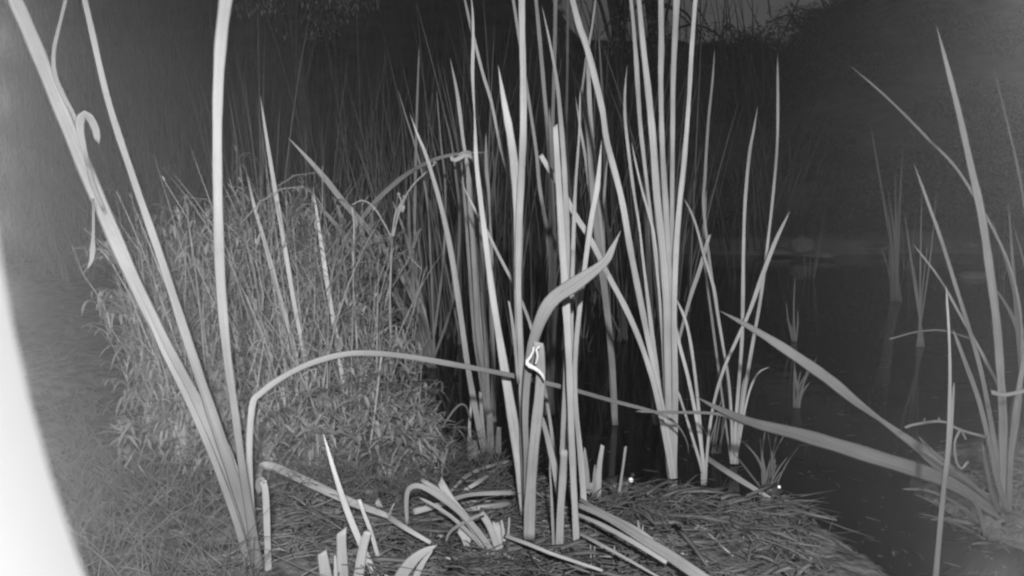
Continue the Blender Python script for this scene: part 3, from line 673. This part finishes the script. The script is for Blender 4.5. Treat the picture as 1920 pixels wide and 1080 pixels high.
def herb_field():
    V = []; Fc = []; k = 0; cnt = 0
    while cnt < 900 and k < 12000:
        k += 1
        y = random.uniform(1.3, 2.9); x = random.uniform(-1.1, -.08) * y / 1.7
        h_, px = top_z(x, y)
        if y < 1.6: h_ = min(h_, P(px, np.interp(y, [1.3, 1.6], [760, 520]), y).z)
        if not (240 < px < 850): continue
        if px < 300 and random.random() < .5: continue
        gz = ground_z(x, y)
        if gz < -.03: continue
        h = (h_ - gz) * (random.betavariate(2.2, 1.8) * .85 + .15)
        if h < .05: continue
        h = min(h, .75)
        herb_mesh(V, Fc, (x, y, gz), h, k, 1.0 if h > .2 else 1.6); cnt += 1
    for q in range(330):                          # upright grass stems through the thicket
        y = random.uniform(1.4, 2.6); px0 = random.uniform(250, 800); x = (px0 - 960) / F * y; h_, px = top_z(x, y); gz = ground_z(x, y)
        if gz < -.03: continue
        h = (h_ - gz) * random.choice((.6, .8, 1, 1.08, 1.15)) * random.uniform(.7, 1.05)
        if h < .05: continue
        C = grass_curve((x, y, gz), h, random.uniform(0, 6.28), random.uniform(0, .25), random.choice((0, .03, .25)), 7); wd = random.uniform(.0015, .0045)
        blade_to(V, Fc, C, [wd, wd, wd, wd * .9, wd * .7, wd * .5, wd * .1], None, random.uniform(-1, 1), 3)
    o = mesh_obj('herb_thicket', V, Fc, M['herb'], smooth=False)
    tag(o, 'leafy tangle of herbs covering the left bank', 'undergrowth', kind='stuff')
herb_field()
def ground_at_px(px, Y):
    x = (px - 960) / F * Y * 1.01
    return Vector((x, Y, ground_z(x, Y)))
# herbs one can pick out
hp = []
for s_ in range(7):
    V = []; Fc = []; herb_mesh(V, Fc, (0, 0, 0), .42, 900 + s_, .7 if s_ % 2 else .3, .9)
    hp.append(V); hp[-1] = (V, Fc)
hmesh = []
for i, (V, Fc) in enumerate(hp):
    o = mesh_obj('herb_plant', V, Fc, M['stalk'] if i % 2 == 0 else M['herb'], smooth=False); hmesh.append(o)
spots = [(random.uniform(265, 740), 0, random.uniform(1.5, 2.0)) for _ in range(44)]
spots = [(a, float(np.interp(a, prof_x, prof_y)) + random.uniform(-45, 110), c_) for a, b_, c_ in spots]
spots = spots + [(305, 395, 1.75), (335, 360, 1.9), (350, 372, 1.8), (395, 352, 1.95), (443, 350, 2.0), (470, 400, 1.7), (300, 440, 1.6), (266, 420, 1.7), (530, 265, 1.9), (545, 330, 1.85), (560, 320, 2.0), (585, 345, 1.9),
         (612, 350, 1.8), (628, 370, 1.9), (650, 400, 1.75), (690, 420, 1.8), (705, 470, 1.7), (600, 430, 1.6), (640, 470, 1.6), (520, 430, 1.55), (480, 470, 1.5), (430, 520, 1.45), (365, 470, 1.5), (560, 500, 1.5), (680, 540, 1.55),
         (720, 560, 1.6), (745, 640, 1.65), (500, 600, 1.4), (580, 620, 1.4), (650, 650, 1.42), (540, 560, 1.45), (390, 600, 1.4), (320, 520, 1.5), (280, 560, 1.5), (710, 640, 1.5), (770, 700, 1.7)]
for i, (px, py, Y) in enumerate(spots):
    gp = ground_at_px(px + random.uniform(-20, 20), Y); top = P(px, py, Y)
    sc = max(.2, (top.z - gp.z) / .42)
    src = hmesh[i % 7]
    o = src if i < 7 else copy_of(src, gp)
    o.location = gp; o.scale = (min(sc, 1.25), min(sc, 1.25), sc); o.rotation_euler = (0, 0, random.uniform(0, 6.28))
    tag(o, 'leafy herb plant standing up out of the thicket on the left bank', 'herb', 'herb plants on the left bank')
# named stalks of the thicket's right edge
def stalk(label, lines, Y, pods=(), m='stalk'):
    g = G(lines[0][0][-1][0], lines[0][0][-1][1], .03); e = empty('seed_stalk', Vector((g.x, Y, g.z))); tag(e, label, 'stalk')
    for i, (pts, r) in enumerate(lines):
        C, d, Yy = px_line(pts, Y, Y, 24); V = []; Fc = []
        tube(V, Fc, C, [r * Y / F * (.8 + .3 * math.sin(k * 1.9) ** 8) for k in range(24)], 6)
        mesh_obj('stem' if i == 0 else 'branch', V, Fc, M[m], e)
    for (x, y, dx, dy, r) in pods:
        C, d, Yy = px_line([(x, y), (x + dx * .5, y + dy * .5), (x + dx, y + dy)], Y, Y, 8); V = []; Fc = []
        tube(V, Fc, C, [r * Y / F * q for q in (.4, .8, 1, 1.05, 1, .9, .8, .55)], 7); mesh_obj('seed_pod', V, Fc, M[m], e)
stalk('tall thin seed stalk with branched top at the right edge of the thicket', [([(757, 372), (742, 400), (736, 440), (733, 500), (731, 580), (733, 640), (738, 700), (740, 800)], 2.2), ([(817, 305), (800, 322), (776, 345), (760, 370), (745, 410), (738, 440)], 2.0), ([(733, 444), (718, 415), (700, 388), (680, 376), (660, 384)], 1.8), ([(738, 445), (744, 410), (752, 380), (748, 366)], 1.8)],
      1.62, [(757, 384, -3, 14, 4), (756, 372, 3, -6, 3), (750, 366, -5, -4, 3), (818, 306, -6, -2, 3), (700, 388, 4, 6, 4)])
stalk('bare stalk inside the thicket with a kink near its middle', [([(660, 388), (664, 430), (662, 480), (664, 560), (668, 620), (672, 700)], 2.2)], 1.58)
stalk('pale stalk rising from the thicket base under the arching leaf', [([(715, 668), (709, 720), (702, 780), (694, 835)], 2.6)], 1.35)
for k, (pts, lb) in enumerate([([(462, 320), (475, 380), (495, 450), (520, 540), (548, 640), (570, 740)], 'blade with its tip left of the neighbouring taller blade over the thicket'),
                               ([(488, 180), (500, 260), (513, 340), (530, 440), (550, 560), (575, 690)], 'tallest thin blade rising clear of the left thicket'),
                               ([(588, 360), (600, 440), (615, 540), (632, 640), (645, 730)], 'blade in the middle of the left thicket'),
                               ([(745, 300), (716, 300), (700, 300)], None)]):
    if lb: shoot(lb, [(pts, [3, 7, 9, 9, 9, 8], dict(m='side', Y=1.6))], 'tall_blade', 'reed leaf', by=860)
# clump of stems at (690,850)
shoot('small stem cluster at the foot of the left thicket spreading like a fan', [
    ([(640, 665), (655, 720), (672, 790), (690, 850)], [4, 5, 6, 9], dict(m='side')), ([(668, 700), (678, 770), (692, 850)], [4, 5, 9], dict(m='side')), ([(688, 680), (688, 770), (693, 850)], [3, 5, 9], dict(m='side')),
    ([(748, 838), (725, 838), (707, 850), (695, 870)], [3, 3, 4, 6], dict(m='side')), ([(650, 900), (668, 878), (690, 868)], [3, 4, 6], dict(m='side')), ([(692, 845), (694, 870), (694, 905)], [12, 16, 9], dict(m='side', thick=.7, cut=True))], 'stem_cluster', 'stem cluster')

# back-left reed clump (leaning blades at 560-810)
c, Yb = clump('clump of wide blades leaning left behind the thicket with one arching to the right', 812, 690, 0)
for pts, wd, m_, Yt in [
    ([(540, 258), (575, 295), (610, 335), (645, 380), (690, 430), (730, 480), (765, 540), (795, 610)], [3, 9, 12, 12, 12, 11, 12, 12], 'side', 2.0),
    ([(585, 370), (620, 410), (660, 455), (710, 510), (750, 570), (785, 640)], [4, 9, 12, 12, 12, 11], 'side', 1.95),
    ([(925, 288), (895, 286), (850, 290), (810, 301), (765, 325), (720, 362), (690, 395), (676, 425), (700, 480), (760, 580)], [2, 6, 8, 9, 9, 9, 10, 8, 6, 6], 'side', 1.95),
    ([(735, 375), (760, 440), (780, 520), (800, 610)], [4, 6, 8, 9], 'side', 2.1),
    ([(725, 440), (755, 500), (785, 580), (803, 650)], [5, 9, 10, 12], 'side', 2.1),
    ([(790, 428), (780, 445), (774, 480), (778, 560), (795, 650)], [8, 6, 5, 5, 5], 'side', 2.1),
    ([(766, 360), (768, 450), (775, 540)], [5, 8, 8], 'dim', 2.2),
    ([(786, 85), (782, 200), (779, 330), (778, 440), (785, 560)], [3, 5, 6, 6, 6], 'dim', 2.3),
    ([(745, 165), (760, 215), (780, 280), (800, 370), (808, 500)], [2, 4, 4, 4, 5], 'dim', 2.3),
    ([(832, 210), (845, 260), (855, 330), (862, 420), (850, 560)], [2, 5, 6, 6, 5], 'dim', 2.2),
    ([(818, 165), (826, 260), (835, 360), (830, 500)], [2, 4, 5, 5], 'dim', 2.4)]:
    leaf(c, pts, wd, Yt, Yb, m_, base=(812 + random.uniform(-9, 9), 692))

def grass_field(name, regions, n, hmin, hmax, wmin, wmax, m, label, droop=(.2, .9), seed=3, kind='stuff'):
    r = random.Random(seed); V = []; Fc = []
    for (x0, x1, y0, y1, k) in regions:
        for _ in range(int(n * k)):
            px = r.uniform(x0, x1); py = r.uniform(y0, y1); g = G(px, py, .03); gz = ground_z(g.x, g.y)
            if gz < -.045: continue
            h = r.uniform(hmin, hmax); C = grass_curve((g.x, g.y, gz - .005), h, r.uniform(0, 6.28), r.uniform(.05, .5), r.uniform(*droop), 6)
            wd = r.uniform(wmin, wmax)
            blade_to(V, Fc, C, [wd * .7, wd, wd, wd * .8, wd * .5, wd * .1], None, r.uniform(-1, 1), 3)
    o = mesh_obj(name, V, Fc, M[m], smooth=True); tag(o, label, 'grass', kind=kind); return o
grass_field('grass', [(120, 480, 800, 1180, .2), (480, 840, 740, 980, .42), (800, 975, 820, 930, .10), (-100, 200, 700, 1100, .06)], 4200, .04, .13, .0009, .0024, 'grass', 'fine drooping grass matted over the left bank', seed=3)
grass_field('shore_weed', [(820, 980, 840, 930, .5), (980, 1330, 925, 1000, .16), (1330, 1560, 900, 1100, .12), (1760, 1960, 900, 1100, .5), (520, 1000, 930, 1080, .5)], 1700, .015, .05, .001, .003, 'grass', 'short weed and rootlets on the muddy shore', seed=5, droop=(.3, 1.2))
# leaf litter: nobody could count it
def litter():
    r = random.Random(11); V = []; Fc = []
    for k in range(5200):
        main = r.random() < .9
        if main: px = r.uniform(440, 1520); py = r.uniform(905, 1110)
        if main and px < 600 and r.random() < .65: continue
        if main and px > 1130 and r.random() < (px - 1100) / 700: continue
        if not main: px = r.uniform(1750, 2000); py = r.uniform(900, 1110)
        if main and px > 1100: py = max(py, 935 + (px - 1100) * .06)
        g = G(px, py, .02); gz = ground_z(g.x, g.y)
        if gz < -.02 or noise.noise(Vector((g.x * 9, g.y * 9, 4))) < -.28 + r.uniform(-.15, .15): continue
        az = r.gauss(-.1, .7) if r.random() < .7 else r.uniform(0, 6.28); L = r.uniform(.01, .05) if r.random() < .6 else r.uniform(.04, .13); zz = gz + r.uniform(.002, .02)
        C = [(g.x + math.cos(az) * L * t, g.y + math.sin(az) * L * t, zz + .006 * math.sin(t * 3 + k)) for t in (0, .33, .66, 1)]
        wd = r.uniform(.0008, .003) if r.random() < .8 else r.uniform(.003, .009); blade_to(V, Fc, C, [wd, wd, wd, wd * .5], None, r.uniform(-.6, .6), 3)
    o = mesh_obj('leaf_litter', V, Fc, M['litter']); tag(o, 'broken straw and leaf litter covering the muddy spit', 'litter', kind='stuff')
litter()

def debris():
    r = random.Random(21); V = []; Fc = []
    for k in range(520):
        px = r.uniform(820, 1900); py = r.uniform(560, 1080); g = G(px, py, .0)
        if ground_z(g.x, g.y) > -.005: continue
        az = r.uniform(0, 6.28); L = r.uniform(.003, .035) * g.y / 1.6; wd = r.uniform(.0008, .003)
        C = [(g.x + math.cos(az) * L * t, g.y + math.sin(az) * L * t, .0015) for t in (0, .5, 1)]
        blade_to(V, Fc, C, [wd, wd, wd * .5], (0, .3, -1), 0, 3, .4)
    o = mesh_obj('floating_debris', V, Fc, M['mud']); tag(o, 'specks of scum and broken straw floating on the dark water', 'debris', kind='stuff')
debris()
# dark sedge tuft by the second frog, and small ones in the water
def tuft(label, bx, by, n, spread, h, m='dim', z=0.0, name='sedge_tuft', wpx=4, lean=0):
    e, Yb = clump(label, bx, by, z, name, 'sedge')
    for i in range(n):
        t = random.gauss(0, .55)
        hh = h * random.uniform(.3, 1.05); tx = bx + t * spread + lean; ty = by - hh; k2 = random.uniform(.3, .62)
        b0 = random.gauss(0, spread * .16)
        leaf(e, [(tx, ty), (bx + b0 + (t * spread - b0) * k2 + lean * k2 + random.uniform(-3, 3), by - hh * .55)], [1.2, wpx * random.uniform(.6, 1.1), wpx * .9], Yb * random.uniform(.97, 1.04), Yb, m, base=(bx + b0, by + 3), thick=.3)
tuft('dark spiky sedge tuft beside the farther frog', 1438, 915, 15, 55, 110, 'hazy', .0)
tuft('sparse sedge leaning right in the open water', 1492, 765, 7, 30, 120, 'hazy', 0, lean=22, wpx=5)
tuft('low sedge at the foot of the airy tuft', 1345, 850, 8, 50, 110, 'hazy', 0, wpx=3)
tuft('faint reed tuft far out on the right', 1678, 565, 9, 55, 330, 'far', 0, 'reed_tuft', 5)
tuft('short reeds left of the sparse sedge', 1490, 640, 5, 18, 130, 'far', 0, 'reed_tuft', 4, lean=-8)
tuft('thin reed pair behind the right clump', 1722, 650, 5, 40, 300, 'far', 0, 'reed_tuft', 4, lean=20)
tuft('blurred tall reeds at the far right edge', 1935, 700, 9, 60, 560, 'far', 0, 'reed_tuft', 7, lean=-30)

# ------------------------------------------------------------------ far reeds: clumps behind the pond's near stand
proto = []
for s_ in range(8):
    V = []; Fc = []; r = random.Random(60 + s_)
    for i in range(7):
        h = r.uniform(.7, 1.25); az = r.uniform(0, 6.28)
        C = grass_curve((r.uniform(-.05, .05), r.uniform(-.05, .05), 0), h, az, r.uniform(.02, .25), r.uniform(0, .12), 8)
        wd = r.uniform(.008, .014); blade_to(V, Fc, C, [wd, wd, wd, wd, wd * .8, wd * .6, wd * .4, wd * .1], (0, 1, 0), r.uniform(-.6, .6), 4)
    proto.append(mesh_obj('distant_reed', V, Fc, M['dim']))
used = [False] * 8
def put(i, loc, sc):
    src = proto[i]
    o = src if not used[i] else copy_of(src, loc)
    used[i] = True; o.location = loc; o.scale = (sc * .8, sc * .8, sc); o.rotation_euler = (0, 0, random.uniform(0, 6.28)); return o
for k in range(136):
    Y = random.uniform(2.6, 4.6); px = random.gauss(960, 190) if k < 58 else random.uniform(600, 1000)
    if px < 600 or px > 1340: px = random.uniform(700, 1300)
    if k >= 120: px = random.uniform(1000, 1330) if k % 2 else random.uniform(1330, 1960); Y = random.uniform(3.6, 5.3)
    elif k >= 74: px = random.uniform(420, 900); Y = random.uniform(3.2, 5.2)
    x = (px - 960) / F * Y
    o = put(k % 8, (x, Y, min(0, ground_z(x, Y))), random.uniform(.7, 1.25) if px < 1340 else random.uniform(.3, .7)); tag(o, 'dim upright reeds in the water behind the cattails', 'reeds', 'distant reeds in the pond')
# reed wall on the far bank with thin stalks against the sky
fp = []
for s_ in range(6):
    V = []; Fc = []; r = random.Random(160 + s_)
    for i in range(26):
        h = r.uniform(1.2, 2.0) if i % 3 else r.uniform(1.9, 2.8); az = r.uniform(0, 6.28)
        C = grass_curve((r.uniform(-.3, .3), r.uniform(-.3, .3), 0), h, az, r.uniform(.0, .2), r.uniform(0, .1), 7)
        wd = r.uniform(.008, .016) if h < 2 else .009; blade_to(V, Fc, C, [wd, wd, wd, wd * .8, wd * .6, wd * .4, wd * .1], (0, 1, 0), r.uniform(-.7, .7), 3)
    fp.append(mesh_obj('reed_bank', V, Fc, M['far']))
uf = [False] * 6
for k in range(136):
    Y = random.uniform(5.9, 8.2); px = random.uniform(-100, 1440)
    if k >= 110: Y = random.uniform(3.9, 5.8); px = random.uniform(-250, 430)
    x = (px - 960) / F * Y; i = k % 6
    o = fp[i] if not uf[i] else copy_of(fp[i], (0, 0, 0)); uf[i] = True
    hs = np.interp(px, [0, 900, 1100, 1400, 1480], [1.2, 1.05, .72, .68, .5]) * random.uniform(.85, 1.1) * (Y / 7)
    if k >= 110: hs *= .55
    o.location = (x, Y, ground_z(x, Y) - .02); o.scale = (1, 1, hs); o.rotation_euler = (0, 0, random.uniform(0, 6.28))
    tag(o, 'tall thin reeds massed on the far bank', 'reeds', 'reed stands on the far bank')

# ------------------------------------------------------------------ far bank: rocks, shrubs, trees
def rock(label, px, py, wpx, hpx, z=.0, seed=0):
    g = G(px, py, z); gy = g.y; s = wpx * gy / F / 2; hh = hpx * gy / F
    bm = bmesh.new(); bmesh.ops.create_icosphere(bm, subdivisions=3, radius=1)
    for v in bm.verts:
        q = v.co.copy(); k = 1 + .28 * noise.noise(q * 1.3 + Vector((seed, 0, 0))) + .1 * noise.noise(q * 4 + Vector((seed, 3, 0)))
        v.co = Vector((q.x * s * k, q.y * s * k * .9, max(q.z, -.5) * hh * k * .75 + hh * .3))
    V = [v.co + g for v in bm.verts]; Fc = [[v.index for v in f.verts] for f in bm.faces]; bm.free()
    o = mesh_obj('rock', V, Fc, M['rock'], loc=g, smooth=True); tag(o, label, 'rock', 'rocks on the far bank')
rock('rounded pale-topped rock on the far bank, tallest of the rocks', 1503, 470, 46, 26, .05, 1)
rock('low flat rock just right of the tall rounded rock', 1535, 480, 60, 9, .02, 2)
rock('low flat rock left of the tall rounded rock', 1455, 474, 70, 10, .02, 3)
rock('long low rock right along the waterline near the faint reeds', 1640, 466, 90, 8, .03, 4)
rock('small rock by the water behind the tall right leaf', 1828, 520, 60, 12, .0, 5)
rock('flat stone above it on the far bank', 1810, 462, 40, 8, .05, 6)
def leaf_ball(V, Fc, c, R, n, r, ls):
    for _ in range(n):
        a = r.uniform(0, 6.28); u = r.uniform(-1, 1); q = r.uniform(.5, 1.05)
        d = Vector((math.sqrt(1 - u * u) * math.cos(a), math.sqrt(1 - u * u) * math.sin(a), u))
        p = Vector(c) + Vector((d.x * R[0], d.y * R[1], d.z * R[2])) * q
        small_leaf(V, Fc, p, (d + Vector((r.uniform(-1, 1), r.uniform(-1, 1), r.uniform(-1, 1)))), ls * r.uniform(.5, 1.3), ls * .35, r.uniform(0, .6))
sp = []
for s_ in range(4):
    V = []; Fc = []; r = random.Random(300 + s_)
    for i in range(9): leaf_ball(V, Fc, (r.uniform(-.35, .35), r.uniform(-.3, .3), r.uniform(.1, .45)), (.28, .28, .22), 120, r, .07)
    for i in range(6):
        a = r.uniform(0, 6.28); tube(V, Fc, [(0, 0, -.05), (math.cos(a) * .2, math.sin(a) * .2, .25), (math.cos(a) * .35, math.sin(a) * .35, .6)], [.015, .01, .004], 4)
    sp.append(mesh_obj('shrub', V, Fc, M['shrub'], smooth=False))
us_ = [False] * 4
for k in range(124):
    Y = random.uniform(6.6, 24); px = random.uniform(1380, 1980) if k % 4 else random.uniform(0, 1380)
    if k < 34: Y = random.uniform(19, 26); px = 1040 + k * 26 + random.uniform(-12, 12)
    if k >= 84: Y = random.uniform(6.0, 6.9); px = random.uniform(1330, 1960)
    x = (px - 960) / F * Y; i = k % 4
    o = sp[i] if not us_[i] else copy_of(sp[i], (0, 0, 0)); us_[i] = True
    sc = random.uniform(.5, 1.1) * (1 + Y / 30)
    if k < 34 and px < 1480: sc *= .35
    if k >= 84: sc *= random.uniform(.2, .4)
    o.location = (x, Y, ground_z(x, Y) - .03); o.scale = (sc * 1.2, sc * 1.2, sc * .8); o.rotation_euler = (0, 0, random.uniform(0, 6.28))
    tag(o, 'low dry shrub scattered on the dark hillside', 'shrub', 'shrubs on the hillside')
def tree(label, px, Y, h, crown_lo, cw, seed, n=26, per=110):
    r = random.Random(seed); x = (px - 960) / F * Y; gz = ground_z(x, Y)
    e = empty('tree', (x, Y, gz)); tag(e, label, 'tree')
    V = []; Fc = []
    tube(V, Fc, [(x, Y, gz - .1), (x + .05, Y, gz + h * .3), (x - .04, Y + .05, gz + h * .6), (x + .1, Y, gz + h * .95)], [.07, .055, .035, .01], 9)
    VL = []; FL = []
    for i in range(n):
        a = r.uniform(0, 6.28); rr = cw * math.sqrt(r.uniform(.05, 1)); z0 = gz + r.uniform(.25, .8) * h; z1 = gz + r.uniform(crown_lo, 1.0) * h
        p1 = Vector((x + math.cos(a) * rr, Y + math.sin(a) * rr * .8, z1)); p0 = Vector((x, Y, z0)); mid = (p0 + p1) / 2 + Vector((0, 0, .15))
        tube(V, Fc, spline([p0, mid, p1, p1 + Vector((math.cos(a) * .15, math.sin(a) * .15, -.18))], 9), list(np.linspace(.018, .004, 9)), 5)
        leaf_ball(VL, FL, p1, (.24, .24, .17), per, r, .034)
    mesh_obj('trunk', V, Fc, M['bark'], e); mesh_obj('crown', VL, FL, M['tree'], e, smooth=False)
tree('leafy tree hanging down at the top left, its foliage catching the light', 565, 5.4, 3.0, .5, .42, 5, 30, 200)
tree('leafy tree between the upright cattails at the top, sky showing through it', 1150, 6.6, 3.4, .42, .6, 6, 26, 70)
tree('dark bare-looking tree beside the sky gap at the top', 1225, 8.5, 3.8, .42, .7, 8, 22, 26)

for k in range(58):
    x0 = random.uniform(1040, 1450) if k < 46 else random.uniform(1255, 1400); x1 = x0 + random.gauss(0, 28)
    yt = random.uniform(-60, 10) if k % 3 else random.uniform(10, 80); Y = random.uniform(6.6, 8)
    C, d, Yy = px_line([(x0, yt), ((x0 + x1) / 2 + random.gauss(0, 6), yt * .5 + 80), (x1, 200)], Y, Y, 12); V = []; Fc = []
    tube(V, Fc, C, list(np.linspace(.5, random.uniform(1.2, 2.4), 12) * Y / F * .8), 4)
    o = mesh_obj('bare_reed_stalk', V, Fc, M['bark'], loc=C[-1]); tag(o, 'thin dark reed stalk standing against the pale sky gap', 'reed stalk', 'reed stalks against the sky')
# arching bare stems against the sky
twig('long arching bare stems against the sky above the hillside', [([(1440, 42), (1480, 28), (1520, 40), (1532, 60)], 1.6), ([(1500, 15), (1530, 28), (1560, 60)], 1.6), ([(1505, -20), (1480, 40), (1462, 75), (1468, 95)], 1.6), ([(1530, -20), (1565, 45)], 1.4), ([(1437, -20), (1445, 32)], 1.4)], 9.0, 'arching_weed', 'bark')

# ------------------------------------------------------------------ the camera's own housing (its hood rim shows at left)
e = empty('camera_housing', CAM + RM @ Vector((.04, .01, .03))); tag(e, 'out of focus pale round hood of the camera housing curving up the left edge', 'camera housing')
V = []; Fc = []; n_ = 128
cx, cy, R0 = .0401, .0104, .06
for dep, rad in ((-.008, R0 + .004), (.03, R0), (.0305, R0 + .0015), (.03, R0 + .003), (-.008, R0 + .008)):
    for j in range(n_):
        a = 2 * math.pi * j / n_; V.append(CAM + RM @ Vector((cx + math.cos(a) * rad, cy + math.sin(a) * rad, -dep)))
for i in range(5):
    for j in range(n_):
        a0 = i * n_ + j; a1 = i * n_ + (j + 1) % n_; i2 = (i + 1) % 5
        Fc.append((a0, a1, i2 * n_ + (j + 1) % n_, i2 * n_ + j))
mesh_obj('hood', V, Fc, M['hood'], e)
bm = bmesh.new(); bmesh.ops.create_cube(bm, size=1); bmesh.ops.bevel(bm, geom=bm.edges[:], offset=.08, segments=3, affect='EDGES')
V = [CAM + RM @ Vector((cx + v.co.x * .17, cy + v.co.y * .12 - .015, .05 + v.co.z * .06)) for v in bm.verts]; Fc = [[v.index for v in f.verts] for f in bm.faces]; bm.free()
mesh_obj('housing_body', V, Fc, M['post'], e)
V = []; Fc = []; tube(V, Fc, [(.04, -.14, -.3), (.04, -.14, .5)], [.04, .038], 14)
o = mesh_obj('post', V, Fc, M['post'], loc=(.04, -.14, -.1), smooth=True); tag(o, 'wooden post behind the camera housing', 'post')

# ------------------------------------------------------------------ haze, added so the glare lights show as lens glow
hz = bpy.data.materials.new('haze'); hz.use_nodes = True; nn_ = hz.node_tree; nn_.nodes.clear()
pv = nn_.nodes.new('ShaderNodeVolumePrincipled'); pv.inputs['Color'].default_value = (.95, .95, .95, 1); pv.inputs['Density'].default_value = .004
pv.inputs['Anisotropy'].default_value = 0
om = nn_.nodes.new('ShaderNodeOutputMaterial'); nn_.links.new(pv.outputs[0], om.inputs['Volume'])
bx0, bx1, by0, by1, bz0, bz1 = -170, 170, -12, 140, -8, 16
V = [(x, y, z) for x in (bx0, bx1) for y in (by0, by1) for z in (bz0, bz1)]
o = mesh_obj('haze', V, [(0, 1, 3, 2), (4, 6, 7, 5), (0, 4, 5, 1), (2, 3, 7, 6), (0, 2, 6, 4), (1, 5, 7, 3)], hz, smooth=False); tag(o, kind='stuff')
